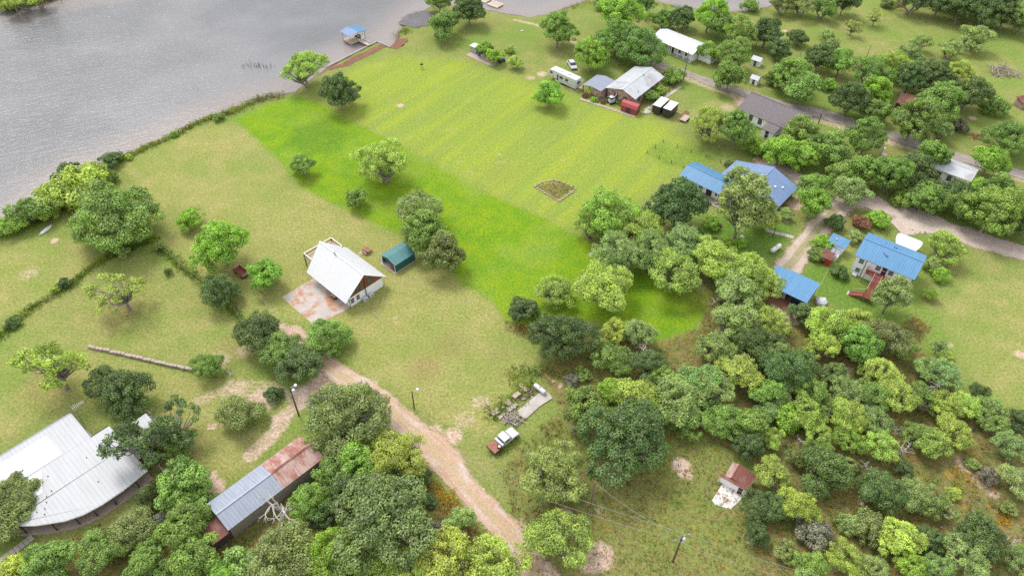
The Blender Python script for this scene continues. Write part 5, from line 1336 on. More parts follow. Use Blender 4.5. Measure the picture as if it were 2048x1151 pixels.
wall_line('sea_wall', 'pale concrete sea wall along the lake below the dock', 'wall', [(655, 133), (706, 107), (754, 83), (781, 94)], .3, -1.0, .12, 'concrete')
# far dock
for lab, x, y, l in [('small square wooden dock at the top of the picture', 990, 10, 4.5), ('tiny white floating dock at the top edge of the picture', 972, 2, 2.2)]:
    g = G(x, y, -.2); r = tag(empty('swim_dock', (g.x, g.y, -.3), math.radians(-38)), lab, 'dock')
    dk = MB().box(-l / 2, l / 2, -1.4, 1.4, .15, .3).build('deck', 'brick_path', r)
    for k in range(8): MB().box(-l / 2 + k * l / 8 + .01, -l / 2 + (k + 1) * l / 8 - .02, -1.4, 1.4, .303, .34).build('plank', 'wood_tan', dk)
    MB().box(-l / 2 - .1, l / 2 + .1, -1.5, -1.35, .1, .5).box(-l / 2 - .1, l / 2 + .1, 1.35, 1.5, .1, .5).build('edge_beam', 'trim_white', r)

# ------------------------------------------------------------------ vehicles and yard things
mat('paint_black', (.03, .032, .035), .35, .15, 1, spec=.5)
mat('paint_blue', (.04, .13, .34), .5, .15, 2)
mat('paint_cream', (.40, .40, .38), .6, .1, 1)
mat('tarp', (.45, .47, .49), .6, .12, 2, bump=.4)
mat('pole_wood', (.11, .07, .05), .9, .25, 4)
mat('pole_grey', (.17, .15, .135), .9, .2, 4)
mat('stone', (.42, .40, .38), .9, .2, 3, bump=.4)
mat('log', (.30, .26, .225), .95, .3, 4, bump=.4)
mat('lamp_glass', (.6, .6, .6), .3, .02, 1)
mat('wire', (.30, .30, .30), .5, .05, 1)

def wheel(root, x, y, r, w=.2, rim='metal_grey'):
    t = MB().lathe([(r * .62, -w / 2), (r, -w / 2 + .02), (r, w / 2 - .02), (r * .62, w / 2)], 16, 'y', (x, y, r)).build('wheel', 'rubber', root)
    MB().lathe([(r * .55, -w / 2 + .005), (r * .5, -w / 2 - .015), (r * .5, w / 2 + .015), (r * .55, w / 2 - .005)], 12, 'y', (x, y, r)).build('rim', rim, t)
def car(px, py, rz, label, paint, scale=1.0, name='parked_car'):
    g = G(px, py); r = tag(empty(name, g, rz), label, 'car'); r.scale = (scale,) * 3
    MB().prism([(-2.2, .35), (-2.25, .75), (-2.15, .95), (-1.0, 1.0), (1.1, 1.0), (2.0, .85), (2.25, .65), (2.2, .35)], -.88, .88).build('body', paint, r, .05)
    MB().prism([(-1.9, 1.0), (-1.45, 1.5), (.35, 1.52), (1.15, 1.0)], -.76, .76).build('window_band', 'glass', r, .04)
    MB().prism([(-1.5, 1.49), (-1.35, 1.57), (.2, 1.58), (.4, 1.5)], -.72, .72).build('roof', paint, r, .03)
    for x in (-1.35, 1.4):
        for y in (-.82, .82): wheel(r, x, y, .33)
    for y in (-.62, .62): MB().box(2.14, 2.27, y - .2, y + .2, .62, .78).build('headlight', 'lamp_glass', r); MB().box(-2.28, -2.18, y - .18, y + .18, .7, .9).build('tail_light', 'roof_red', r)
    MB().box(-2.32, -2.2, -.85, .85, .36, .52).box(2.2, 2.32, -.85, .85, .36, .52).build('bumper', 'metal_dark', r)
    return r
# old pickup
a, b = G(983, 897, .9), G(1030, 860, .9); g = (a + b) / 2
T = tag(empty('pickup_truck', (g.x, g.y, 0), math.atan2((b - a).y, (b - a).x)), 'old white pickup truck with rusty flat bed parked on the grass', 'truck')
MB().prism([(.15, .5), (.15, 1.08), (1.35, 1.1), (2.45, 1.0), (2.65, .85), (2.65, .5)], -.92, .92).build('body', 'paint_white', T, .06)
MB().prism([(-.55, .5), (-.55, 1.7), (-.35, 1.78), (.55, 1.8), (.75, 1.72), (1.2, 1.1), (1.2, .5)], -.86, .86).build('cab', 'paint_white', T, .06)
MB().prism([(.83, 1.64), (1.14, 1.18), (1.19, 1.2), (.88, 1.67)], -.72, .72).build('windscreen', 'glass', T); MB().box(-.585, -.54, -.68, .68, 1.2, 1.62).build('rear_window', 'glass', T)
for s in (-1, 1): MB().box(-.3, .62, s * .862 - .012, s * .862 + .012, 1.2, 1.6).build('side_window', 'glass', T); MB().box(2.63, 2.69, s * .66 - .17, s * .66 + .17, .68, .88).build('headlight', 'lamp_glass', T)
MB().box(2.62, 2.8, -.95, .95, .42, .6).build('bumper', 'metal_grey', T)
bd = MB().box(-2.75, -.85, -1.0, 1.0, .82, .95).build('flat_bed', 'rust', T); MB().box(-2.8, -2.72, -1.0, 1.0, .6, .8).build('tail_board', 'metal_dark', bd)
MB().box(-1.1, -.72, -.95, .95, .955, 1.35).build('tool_box', 'paint_white', T, .03)
sw = MB().lathe([(.2, 0), (.36, .0), (.36, .2), (.2, .2)], 18, 'z', (-1.45, -.62, .96)).build('spare_wheel', 'rubber', T); MB().lathe([(.24, 0), (.22, .225)], 14, 'z', (-1.45, -.62, .97)).build('rim', 'paint_white', sw)
MB().bar((-2.7, .45, .62), (-.5, .45, .62), .1, .16).bar((-2.7, -.45, .62), (-.5, -.45, .62), .1, .16).build('chassis', 'metal_dark', T)
for x in (-1.75, 1.75):
    for y in (-.82, .82): wheel(T, x, y, .37, .24)
# fifth-wheel camper
a, b = G(1097, 158, .0), G(1147, 181, 0); d = b - a; g = a + Vector((-d.y, d.x, 0)).normalized() * 1.2
T = tag(empty('camper_trailer', g, math.atan2(d.y, d.x)), 'long white fifth-wheel camper trailer parked by the stone house', 'camper'); L9 = d.length + .6
MB().prism([(-.3, 1.75), (-.45, 2.3), (.3, 3.05), (1.2, 3.2), (L9 - .2, 3.2), (L9, 3.05), (L9, .55), (2.4, .55), (2.1, 1.6)], -1.2, 1.2).build('body', 'paint_white', T, .07)
for x, w in ((4.4, 1.0), (6.3, .8)): window(T, 'S', x, 2.05, w, .55, -1.2, 'trim_dark')
window(T, 'S', .9, 2.4, .6, .5, -1.2, 'trim_dark'); window(T, 'S', 3.2, 1.65, .65, 1.8, -1.2, 'trim_white', 'door'); window(T, 'E', 0, 2.1, 1.0, .55, L9, 'trim_dark')
MB().box(.0, L9 - .1, -1.215, -1.203, 1.25, 1.33).box(2.4, L9 - .1, -1.215, -1.203, .95, 1.0).build('stripe', 'metal_grey', T)
for x in (4.6, 5.4):
    for y in (-1.08, 1.08): wheel(T, x, y, .36, .22)
MB().box(3.0, 3.9, -.4, .4, 3.2, 3.45).build('roof_air_conditioner', 'trim_white', T, .06); MB().box(6.0, 6.5, -.25, .25, 3.2, 3.32).build('roof_hatch', 'metal_grey', T)
MB().box(1.0, 1.12, -.6, -.5, 0, 1.75).box(1.0, 1.12, .5, .6, 0, 1.75).build('landing_leg', 'metal_dark', T)
# enclosed cargo trailers
def box_trailer(gA, gB, label, side, roof, w=2.2, h=2.1, wheels=True):
    a, b = G(*gA), G(*gB); d = b - a; L = d.length
    r = tag(empty('cargo_trailer', a, math.atan2(d.y, d.x)), label, 'trailer')
    MB().box(0, L, 0, w, .45, .45 + h).build('body', side, r, .05); MB().box(-.03, L + .03, -.03, w + .03, .45 + h, .53 + h).build('roof', roof, r, .03)
    for y in (0, w):
        for x in (L * .5 - .4, L * .5 + .4): wheel(r, x, y, .34)
    MB().box(-.03, -.002, .2, w - .2, .55, .35 + h).build('rear_door', side, r); MB().bar((L, .5, .5), (L + 1.1, w / 2, .5), .1).bar((L, w - .5, .5), (L + 1.1, w / 2, .5), .1).build('tow_bar', 'metal_dark', r)
    MB().box(-.06, .0, .08, .2, .7, .85).box(-.06, .0, w - .2, w - .08, .7, .85).build('tail_light', 'roof_red', r)
    return r
box_trailer((1318, 232.5), (1335, 216), 'black cargo trailer with white roof, left of the pair', 'paint_black', 'roof_white_new')
box_trailer((1338.5, 239), (1354, 224), 'black cargo trailer with white roof, right of the pair', 'paint_black', 'roof_white_new')
c = CARPORT
t = tag(empty('cargo_trailer', c.at(.9, .8), c.rz + math.pi / 2), 'white cargo trailer parked under the left side of the blue carport', 'trailer')
MB().box(0, 3.6, -.9, .9, .35, 2.0).build('body', 'paint_white', t, .05); MB().box(-.03, -.002, -.75, .75, .45, 1.9).build('rear_door', 'paint_cream', t); MB().box(-.045, -.03, -.35, .25, 1.45, 1.6).build('number_plate', 'metal_dark', t)
for y in (-.9, .9): wheel(t, 1.7, y, .3)
q = c.at(3.9, 2.2); car(0, 0, 0, 'dark car parked nose out under the blue carport', 'paint_black').location = q
cc = [o for o in C.objects if o.name == 'parked_car'][0]; cc.rotation_euler = (0, 0, c.rz - math.pi / 2)
q = c.at(2.2, 3.6); MB()
tag(MB().slab([c.at(x, y).xy for x, y in [(-2.8, -1.2), (5.4, -1.6), (6.0, 6), (-2.6, 6)]], .004, .035).build('dirt_floor', mat('soil_red', (.26, .125, .075), .95, .25, 1.5, bump=.3)), kind='structure')
car(1144, 134, math.radians(-75), 'white car parked under the bright tree beside the camper', 'paint_white')
# flat utility trailer and pipes
a, b = G(1364, 245), G(1378, 232); d = b - a; r = tag(empty('utility_trailer', a, math.atan2(d.y, d.x)), 'flat pale utility trailer right of the two black trailers', 'trailer')
bd = MB().box(0, 3.0, -.85, .85, .5, .6).build('bed', 'wood_tan', r)
for k in range(7): MB().box(0, 3.0, -.85 + k * .243 + .01, -.85 + (k + 1) * .243 - .01, .603, .63).build('plank', 'wood_tan', bd)
for y in (-.95, .95): wheel(r, 1.4, y, .3); MB().bar((0, y * .9, .8), (3.0, y * .9, .8), .06).build('side_rail', 'metal_grey', r)
MB().bar((3.0, -.4, .5), (4.1, 0, .5), .08).bar((3.0, .4, .5), (4.1, 0, .5), .08).build('tow_bar', 'metal_dark', r)
for k, (lab) in enumerate(['long rusty pipe on the grass beside the trailers, left one', 'long rusty pipe on the grass beside the trailers, middle one', 'long rusty pipe on the grass beside the trailers, right one']):
    a, b = G(1352 + k * 3, 241 + k * 1.5), G(1372 + k * 3, 221 + k * 1.5); tag(MB().tube(a + Vector((0, 0, .12)), b + Vector((0, 0, .12)), .12, n=10).build('steel_pipe', 'rust'), lab, 'pipe')
def boulder(px, py, r, label, m, name='boulder', cat='stone', sq=.6, seed=1):
    g = G(px, py); bm = bmesh.new(); bmesh.ops.create_icosphere(bm, subdivisions=2, radius=r); rr = random.Random(seed)
    for v in bm.verts: v.co *= rr.uniform(.78, 1.12); v.co.z = max(v.co.z * sq, -.15 * r)
    me = bpy.data.meshes.new(name); bm.to_mesh(me); bm.free(); me.materials.append(MATS[m]); o = link(bpy.data.objects.new(name, me)); o.location = (g.x, g.y, .1 * r); return tag(o, label, cat)
boulder(1294, 226, 1.0, 'pale boulder on the grass left of the black trailers', 'stone', seed=3)
boulder(1641, 605, 1.25, 'white tarp thrown over a pile right of the carport', 'tarp', 'covered_pile', 'tarp', .9, 4)
boulder(1484, 474, .55, 'white garden boulder in front of the tall pale tree', 'stone', seed=6)
boulder(1445, 498, .45, 'white garden boulder left of the two bright garden shrubs', 'stone', seed=7)
boulder(1725, 1007, .35, 'small pale rock in the woods right of the pump house', 'stone', seed=9)
boulder(1044, 62, .5, 'ring of pale fire stones on the lawn beside the lake inlet', 'stone', 'fire_ring', 'fire ring', .3, 8)
# white loader machine
r = tag(empty('mini_loader', G(1224, 206), math.radians(30)), 'small white loader with raised arm in front of the stone house', 'loader')
MB().box(-1.0, .5, -.6, .6, .4, 1.3).build('body', 'paint_white', r, .08); MB().box(-.9, .1, -.5, .5, 1.3, 1.9).build('cab', 'glass', r, .05); MB().box(-.95, .15, -.55, .55, 1.9, 1.98).build('cab_roof', 'paint_white', r)
MB().bar((.2, 0, 1.2), (1.3, 0, 2.3), .2).bar((1.3, 0, 2.3), (2.2, 0, 1.5), .16).build('boom', 'paint_white', r); MB().box(2.0, 2.5, -.4, .4, .9, 1.4).build('bucket', 'metal_dark', r)
for y in (-.65, .65): MB().prism([(-1.1, .1), (-1.2, .3), (-1.0, .5), (.5, .5), (.7, .3), (.6, .1), (.4, .0), (-.9, .0)], y - .15, y + .15).build('track', 'rubber', r)
# cart, canoe, tanks
a, b = G(474, 541), G(493, 556); d = b - a; r = tag(empty('farm_cart', (a + b) / 2, math.atan2(d.y, d.x)), 'old reddish wooden cart on the lawn left of the slab', 'cart')
bd = MB().box(-1.6, 1.6, -.75, .75, .62, .72).build('bed', 'rust', r)
for k in range(4): MB().box(-1.55, 1.55, -.72 + k * .36, -.38 + k * .36, .722, .75).build('plank', 'wood_red', bd)
for y in (-.75, .75): MB().box(-1.6, 1.6, y - .04, y + .04, .72, 1.15).build('side_board', 'wood_red', r)
for x in (-1.6, 1.6): MB().box(x - .04, x + .04, -.7, .7, .72, 1.15).build('end_board', 'wood_tan', r)
for x in (-1.1, 1.1):
    for y in (-.68, .68): wheel(r, x, y, .42, .12, 'rust')
a, b = G(79, 471), G(104, 451); d = b - a; r = tag(empty('canoe', (a + b) / 2, math.atan2(d.y, d.x)), 'pale overturned canoe lying on the grass by the lake thicket', 'canoe')
Lc = d.length / 2; mb = MB(); prof = []
for i in range(9):
    x = -Lc + 2 * Lc * i / 8; w = .48 * math.sqrt(max(1 - (x / Lc) ** 2, .0)) + .02; h = .4 * (1 - .3 * (x / Lc) ** 2); prof.append([(x, w * math.cos(t), .05 + h * math.sin(t)) for t in np.linspace(0, math.pi, 7)])
for i in range(8):
    for j in range(6): mb.add([prof[i][j], prof[i + 1][j], prof[i + 1][j + 1], prof[i][j + 1]], [(0, 1, 2, 3)])
mb.build('hull', 'paint_white', r, smooth=True); MB().bar((-Lc * .9, 0, .43), (Lc * .9, 0, .43), .05, .05).build('keel', 'metal_grey', r)
def tank(p, q, label, rad, m):
    a, b = G(*p), G(*q); d = b - a; L = d.length; r = tag(empty('gas_tank', a, math.atan2(d.y, d.x)), label, 'tank'); z = rad + .25
    MB().lathe([(.02, -rad * .5), (rad * .6, -rad * .38), (rad * .92, -rad * .1), (rad, .15), (rad, L - .15), (rad * .92, L + rad * .1), (rad * .6, L + rad * .38), (.02, L + rad * .5)], 18, 'x', (0, 0, z)).build('vessel', m, r, smooth=True)
    for x in (L * .2, L * .8): MB().box(x - .1, x + .1, -rad * .7, rad * .7, 0, .4).build('foot', 'concrete', r)
    MB().lathe([(.16, 0), (.16, .16)], 12, 'z', (L / 2, 0, z + rad - .03)).build('valve_cover', 'metal_grey', r)
tank((1542, 507), (1558, 496), 'white propane tank on the lawn left of the rutted track', .5, 'paint_white')
tank((1070, 774), (1089, 789), 'old white tank lying at the end of the ruined foundation', .42, 'paint_white')
# ruined foundation beside the woods
g0 = G(1020, 820); R_ = tag(empty('ruined_foundation', (g0.x, g0.y, 0)), 'overgrown remains of a concrete foundation beside the woods', 'ruin')
def px_slab(name, pts, h, m, par, z0=-.02): return MB().slab([(G(*q) - g0).xy for q in pts], z0, h).build(name, m, par, .0)
px_slab('floor_slab', [(1036, 821), (1062, 799), (1087, 780), (1098, 786), (1104, 797), (1080, 812), (1052, 838), (1040, 832)], .16, 'concrete', R_)
for pts in [[(994, 834), (1006, 826), (1010, 830), (999, 841)], [(1014, 818), (1032, 806), (1036, 811), (1018, 825)], [(1041, 798), (1063, 781), (1068, 786), (1047, 802)], [(979, 826), (993, 816), (1001, 825), (987, 832)], [(1008, 806), (1018, 799), (1024, 808), (1016, 812)], [(1022, 794), (1036, 784), (1042, 790), (1030, 799)], [(1036, 770), (1044, 767), (1058, 780), (1050, 785)]]: px_slab('wall_stub', pts, .2 + .12 * (pts[0][0] % 3), 'brick_path', R_)
rr = random.Random(12)
for k in range(26):
    x, y = (rr.uniform(985, 1062), 0); y = 836 - (x - 985) * .72 + rr.uniform(-9, 12); s = rr.uniform(2.5, 6)
    px_slab('rubble', [(x, y), (x + s, y - s * .6), (x + s * 1.5, y), (x + s * .6, y + s * .5)], rr.uniform(.06, .25), rr.choice(['brick_path', 'concrete', 'brick_path']), R_)
def log_pile(px, py, R, n, label, m='log', name='wood_pile', seed=1, h=.8):
    g = G(px, py); r = tag(empty(name, g), label, 'wood pile'); rr = random.Random(seed)
    for k in range(n):
        a = rr.uniform(0, 6.28); q = R * math.sqrt(rr.random()) * .8; c0 = Vector((q * math.cos(a), q * math.sin(a) * .7, rr.uniform(.08, h) * (1 - q / R * .8)))
        d = Vector((rr.uniform(-1, 1), rr.uniform(-1, 1), rr.uniform(-.25, .25))).normalized() * rr.uniform(.3, .75) * R * .7
        MB().tube(c0 - d, c0 + d, rr.uniform(.04, .13), rr.uniform(.03, .1), 6).build('log', m, r)
    return r
log_pile(1026, 838, 2.1, 60, 'heap of old grey boards on the ruined foundation', 'log', 'board_heap', 2)
log_pile(2008, 146, 5.2, 60, 'big grey brush and log pile in the far pasture', 'log', 'brush_pile', 3, 2.0)
log_pile(1953, 274, 2.0, 30, 'small burnt brush pile on the lawn by the road', 'rust', 'brush_pile', 4, .8)
log_pile(1790, 12, 3.0, 30, 'rusty scrap heap at the far pasture edge', 'rust', 'scrap_heap', 5, 1.5)
log_pile(975, 808, .9, 6, 'few loose sticks on the grass left of the ruined foundation', 'log', 'stick_pile', 6, .2)
# junk slab near the lake
g = G(965, 118); r = tag(empty('concrete_slab', g, math.radians(-40)), 'pale concrete slab with blue junk near the lake point', 'slab'); MB().box(-5.2, 5.0, -1.6, 1.6, -.02, .08).build('slab', 'brick_path', r)
g = G(951, 104); r = tag(empty('storage_crate', g, math.radians(-40)), 'grey metal storage box on the slab near the lake point', 'box'); MB().box(-1.2, 1.2, -1.0, 1.0, .08, 1.9).build('body', 'metal_grey', r, .04); MB().box(-1.26, 1.26, -1.06, 1.06, 1.9, 2.0).build('lid', 'trim_white', r)
for x, y, lab, m in [(963, 106, 'bright blue barrel behind the leafy trees on the slab', 'paint_blue'), (958, 112, 'bright blue barrel right next to the grey storage box', 'paint_blue')]:
    g = G(x, y); r = tag(empty('barrel', (g.x, g.y, .08)), lab, 'barrel'); MB().lathe([(.36, 0), (.4, .1), (.4, .95), (.36, 1.05)], 14).build('drum', m, r); MB().lathe([(.41, .33), (.42, .36), (.41, .39)], 14).build('hoop', 'metal_grey', r)
g = G(1003, 124); r = tag(empty('garden_tractor', g, math.radians(35)), 'small blue garden tractor at the right end of the junk slab', 'tractor')
MB().box(-.3, 1.0, -.35, .35, .45, 1.0).build('hood', 'paint_blue', r, .06); MB().box(-.9, -.4, -.3, .3, .7, .85).box(-.95, -.85, -.3, .3, .85, 1.3).build('seat', 'metal_dark', r); MB().bar((-.3, 0, 1.0), (-.15, 0, 1.35), .05).build('steering_column', 'metal_dark', r)
for y in (-.5, .5): wheel(r, -.65, y, .5, .25); wheel(r, .75, y * .85, .3, .18)
# posts and small lawn things
r = tag(empty('lawn_sign', G(999, 316)), 'white square board on a thin post in the middle of the striped lawn', 'sign'); MB().bar((0, 0, 0), (0, 0, 1.0), .05).build('post', 'metal_grey', r); MB().box(-.3, .3, -.04, -.02, .6, 1.25).build('board', 'trim_white', r)
r = tag(empty('post_grill', G(844, 137)), 'black grill on a post standing on the upper lawn', 'grill'); MB().tube((0, 0, 0), (0, 0, 1.1), .07).build('post', 'metal_dark', r); MB().box(-.4, .4, -.3, .3, 1.1, 1.55).build('fire_box', 'metal_dark', r, .04); MB().bar((-.4, -.34, 1.58), (.4, -.34, 1.58), .04).build('grate_handle', 'metal_grey', r)
r = tag(empty('yard_hydrant', G(797, 203)), 'thin white standpipe beside the bare spot on the upper lawn', 'standpipe'); MB().tube((0, 0, 0), (0, 0, .9), .05).build('pipe', 'paint_white', r); MB().bar((-.02, 0, .9), (.3, 0, .8), .06).build('spout', 'paint_white', r)
r = tag(empty('yard_hydrant', G(749, 631)), 'white standpipe in a green tuft below the white house', 'standpipe'); MB().tube((0, 0, 0), (0, 0, .8), .07).build('pipe', 'paint_white', r); MB().bar((-.02, 0, .8), (.3, 0, .7), .07).build('spout', 'paint_white', r)
r = tag(empty('garden_statue', G(1332, 127)), 'thin white garden post on the lawn across the paved road', 'post'); MB().tube((0, 0, 0), (0, 0, 1.2), .1, .06).build('shaft', 'paint_white', r); MB().lathe([(.16, 0), (.1, .2), (.02, .28)], 10, 'z', (0, 0, 1.2)).build('cap', 'paint_white', r)
for x, y, lab in [(1420, 496, 'terracotta flower pot in the garden bed, front one'), (1425, 487, 'terracotta flower pot in the garden bed, rear one'), (1440, 452, 'terracotta flower pot on the grass in front of the porch')]:
    r = tag(empty('flower_pot', G(x, y)), lab, 'pot'); MB().lathe([(.25, 0), (.38, .4), (.4, .45)], 12).build('pot', 'wall_brick', r); MB().lathe([(.34, .44), (.34, .46)], 12).build('soil', 'wood_dark', r)
r = tag(empty('porch_chair', G(1432, 408)), 'pale wicker chair on the porch of the L-shaped house', 'chair', ); MB().box(-.35, .35, -.35, .35, .35, .45).build('seat', 'wood_tan', r); MB().box(-.35, .35, .28, .36, .45, 1.0).build('backrest', 'wood_tan', r)
for sx in (-.3, .3):
    for sy in (-.3, .3): MB().box(sx - .03, sx + .03, sy - .03, sy + .03, 0, .35).build('leg', 'wood_dark', r)
# planted bed with stone border
BED = [(1068, 372), (1088, 364), (1108, 360), (1132, 368), (1153, 378), (1136, 391), (1118, 403), (1092, 388)]
g0 = G(1110, 382); r = tag(empty('planting_bed', g0), 'stone-edged weedy planting bed in the striped lawn', 'planting bed'); rr = random.Random(5)
for i in range(len(BED)):
    a, b = G(*BED[i]) - g0, G(*BED[(i + 1) % len(BED)]) - g0; n_ = max(2, int((b - a).length / .75))
    for k in range(n_):
        p = a + (b - a) * ((k + .5) / n_); s = rr.uniform(.22, .36); MB().box(p.x - s, p.x + s, p.y - s * .8, p.y + s * .8, -.02, rr.uniform(.18, .3), .8).build('stone', 'brick_path', r, .04)
# fences
def fence(name, label, pts, h, posts, rails, m, mesh_m=None):
    P_ = [G(*q) for q in pts]; o = P_[0].copy(); r = tag(empty(name, o), label, 'fence')
    for i in range(len(P_) - 1):
        a, b = P_[i] - o, P_[i + 1] - o; n_ = max(1, int((b - a).length / posts))
        for k in range(n_ + (i == len(P_) - 2)):
            p = a + (b - a) * (k / n_); MB().box(p.x - .06, p.x + .06, p.y - .06, p.y + .06, 0, h + .1).build('post', m, r)
        for z in rails: MB().bar(a + Vector((0, 0, z)), b + Vector((0, 0, z)), .05 if not mesh_m else .02, .07 if not mesh_m else .02).build('rail', mesh_m or m, r)
    return r
fence('wire_fence', 'thin dark wire fence round a patch of lawn above the blue house', [(1367, 337), (1294, 307), (1326, 285), (1441, 325)], .8, 3.0, (.35, .7), 'metal_dark', 'metal_dark')
fence('rail_fence', 'weathered rail fence beside the fenced yard of the stone house', [(1284, 207), (1300, 213), (1330, 190), (1362, 163)], 1.1, 2.2, (.4, .75, 1.05), 'wood_dark')
fence('yard_fence', 'short picket fence round the shrub by the stone house', [(1288, 192), (1300, 202), (1318, 190)], .9, 1.2, (.3, .8), 'wood_grey')
fence('pasture_fence', 'long wire fence hidden in the pasture fence row', [(1545, 125), (1600, 112), (1690, 145)], 1.2, 4.0, (.5, 1.0), 'wood_grey', 'wire')
fence('plank_fence', 'wooden plank fence behind the little sheds', [(1500, 88), (1545, 110), (1556, 118)], 1.6, 2.0, (.4, .8, 1.2, 1.5), 'wood_grey')
fence('field_fence', 'thin post fence following the grassy line down the left field', [(312, 492), (400, 562), (470, 622), (490, 655)], 1.1, 6.0, (1.0,), 'wood_grey', 'wire')
# utility poles
def pole(base, h, label, m='pole_wood', arm=False, lamp=False, trafo=False, r0=.15, name='utility_pole'):
    g = G(*base); r = tag(empty(name, g, math.radians(25)), label, 'pole')
    MB().tube((0, 0, -.2), (0, 0, h), r0, r0 * .7, 10).build('shaft', m, r)
    if arm: MB().bar((-1.2, 0, h - .3), (1.2, 0, h - .3), .12, .14).build('cross_arm', 'pole_grey', r); [MB().lathe([(.05, 0), (.08, .1), (.03, .2)], 8, 'z', (x, 0, h - .23)).build('insulator', 'lamp_glass', r) for x in (-1.1, 0.4, 1.1)]
    if trafo: MB().lathe([(.02, 0), (.27, .04), (.27, .85), (.2, .95), (.02, .97)], 14, 'z', (.42, 0, h - 1.7)).build('transformer', 'paint_white', r); MB().box(.1, .3, -.06, .06, h - 1.4, h - 1.2).build('bracket', 'metal_grey', r)
    if lamp: MB().bar((0, 0, h - .2), (.8, 0, h + .05), .07).build('lamp_arm', 'metal_grey', r); MB().lathe([(.1, -.25), (.28, -.1), (.22, .08), (.05, .14)], 12, 'z', (.95, 0, h + .08)).build('lamp_head', 'lamp_glass', r)
    return g + Vector((0, 0, h))
tA = pole((597.7, 830.3), 7.6, 'tall brown pole with a lamp beside the huge round oak', lamp=True, trafo=True)
tB = pole((828.7, 817), 4.8, 'short brown lamp pole on the lawn beside the dirt driveway', lamp=True, r0=.12, name='lamp_pole')
tC = pole((1181.3, 1013.7), 7.4, 'plain grey-brown pole in the meadow below the huge twiggy oak', 'pole_grey')
tD = pole((1345.7, 1122), 7.6, 'dark pole with cross-arm and white transformer at the bottom', arm=True, trafo=True)
tE = pole((1367, 159), 8.2, 'tall pole beside the paved road, right of the stone house', 'pole_grey')
tF = pole((1637, 246), 2.8, 'short dark pole at the road corner of the shingle house')
tG = pole((1742, 352), 8.5, 'grey pole with white transformer rising from the hedge row', 'pole_grey', trafo=True)
tH = pole((1336, 65), 5.8, 'brown pole behind the long white house')
tI = pole((1291, 45), 8.0, 'pole at the top of the picture near the far pond', 'pole_grey')
tJ = pole((1731, 120), 4.5, 'slanted old pole in the thicket behind the pasture row', 'pole_grey', r0=.1)
tK = pole((1765, 628), 3.0, 'thin dark post below the red stairs', 'metal_dark', r0=.06, name='lamp_pole')
tL = pole((1545, 474), 2.6, 'thin dark arch post beside the pale concrete path', 'metal_dark', r0=.08, name='lamp_pole')
tM = pole((484, 650), 2.6, 'leaning post at the lower end of the field fence', 'wood_grey', r0=.08, name='gate_post')
def wire(a, b, sag, label, off=(0, 0, 0)):
    a = a + Vector(off); b = b + Vector(off); mb = MB(); n_ = 14; pts = []
    for i in range(n_ + 1):
        t = i / n_; p = a.lerp(b, t); p.z -= sag * 4 * t * (1 - t); pts.append(p)
    mb.path(pts, [.02] * (n_ + 1), 4); return tag(mb.build('power_line', 'wire'), label, 'power line')
far = G(1800, 1250) + Vector((0, 0, 7.5))
wire(tA, tD, 2.2, 'upper power line from the lamp pole to the transformer pole', (.9, .4, -.2)); wire(tA, tD, 2.9, 'lower power line from the lamp pole to the transformer pole', (-.9, -.4, -.35))
wire(tD, far, 1.5, 'upper power line leaving the transformer pole to the right', (.9, .4, -.2)); wire(tD, far, 2.0, 'lower power line leaving the transformer pole to the right', (-.9, -.4, -.3))
wire(tC, tD, 1.0, 'thin line from the plain meadow pole to the transformer pole', (0, 0, -.3)); wire(tF, tG, .8, 'thin line from the short road pole to the hedge transformer', (0, 0, -.2)); wire(tE, tH, .9, 'thin line from the road pole to the pole behind the porch house', (0, 0, -.2)); wire(tA, tB, .7, 'thin line between the two lamp poles by the driveway', (0, 0, -.4))
# hose by the carport
mb = MB(); pts = [G(1618, 606), G(1640, 572), G(1652, 548), G(1664, 527)]; pts = [Vector((*p, .05)) for p in catmull(np.array([q.xy[:] for q in pts]), 5)]
tag(mb.path(pts, [.04] * len(pts), 5).build('garden_hose', mat('hose', (.42, .40, .18), .6, .05, 1)), 'pale yellow hose running from the carport to the red shed', 'hose')
for ln in ['D|435|229|13|gry|bleached, lying on the lake shore', 'D|1150|850|14|gry|low, fallen at the wood edge right of the truck', 'D|1600|870|18|gry|thin, in the woods above the round dark oak', 'D|640|965|20|gry|thin, among the trees below the rusty barn end', 'D|1795|855|20|gry|thin, in the woods left of the golden clearing', 'D|1535|835|18|gry|forked, above the pump house', 'D|1200|868|22|gry|half bare, on the left flank of the huge twiggy oak', 'D|1290|905|26|gry|half bare, on the right flank of the huge twiggy oak', 'D|1430|598|18|gry|at the clearing rim, left of its neighbour', 'D|1930|880|18|gry|bare, at the top of the golden clearing']: tree(ln)
strip('eroded_bank', [(658, 137), (690, 129), (715, 117), (742, 104), (767, 91)], [1.6, 2.6, 2.2], road_mat('bank_soil', (.17, .085, .055), (.22, .12, .085), (.15, .08, .06)), .06)
strip('eroded_bank', [(786, 97), (800, 88), (806, 78)], [2.4, 3.0], MATS['bank_soil'], .06)
strip('boat_ramp', [(812, 52), (835, 42), (870, 30)], [5, 9, 8], road_mat('dark_gravel', (.13, .125, .135), (.16, .15, .155), (.12, .115, .12)), .06)

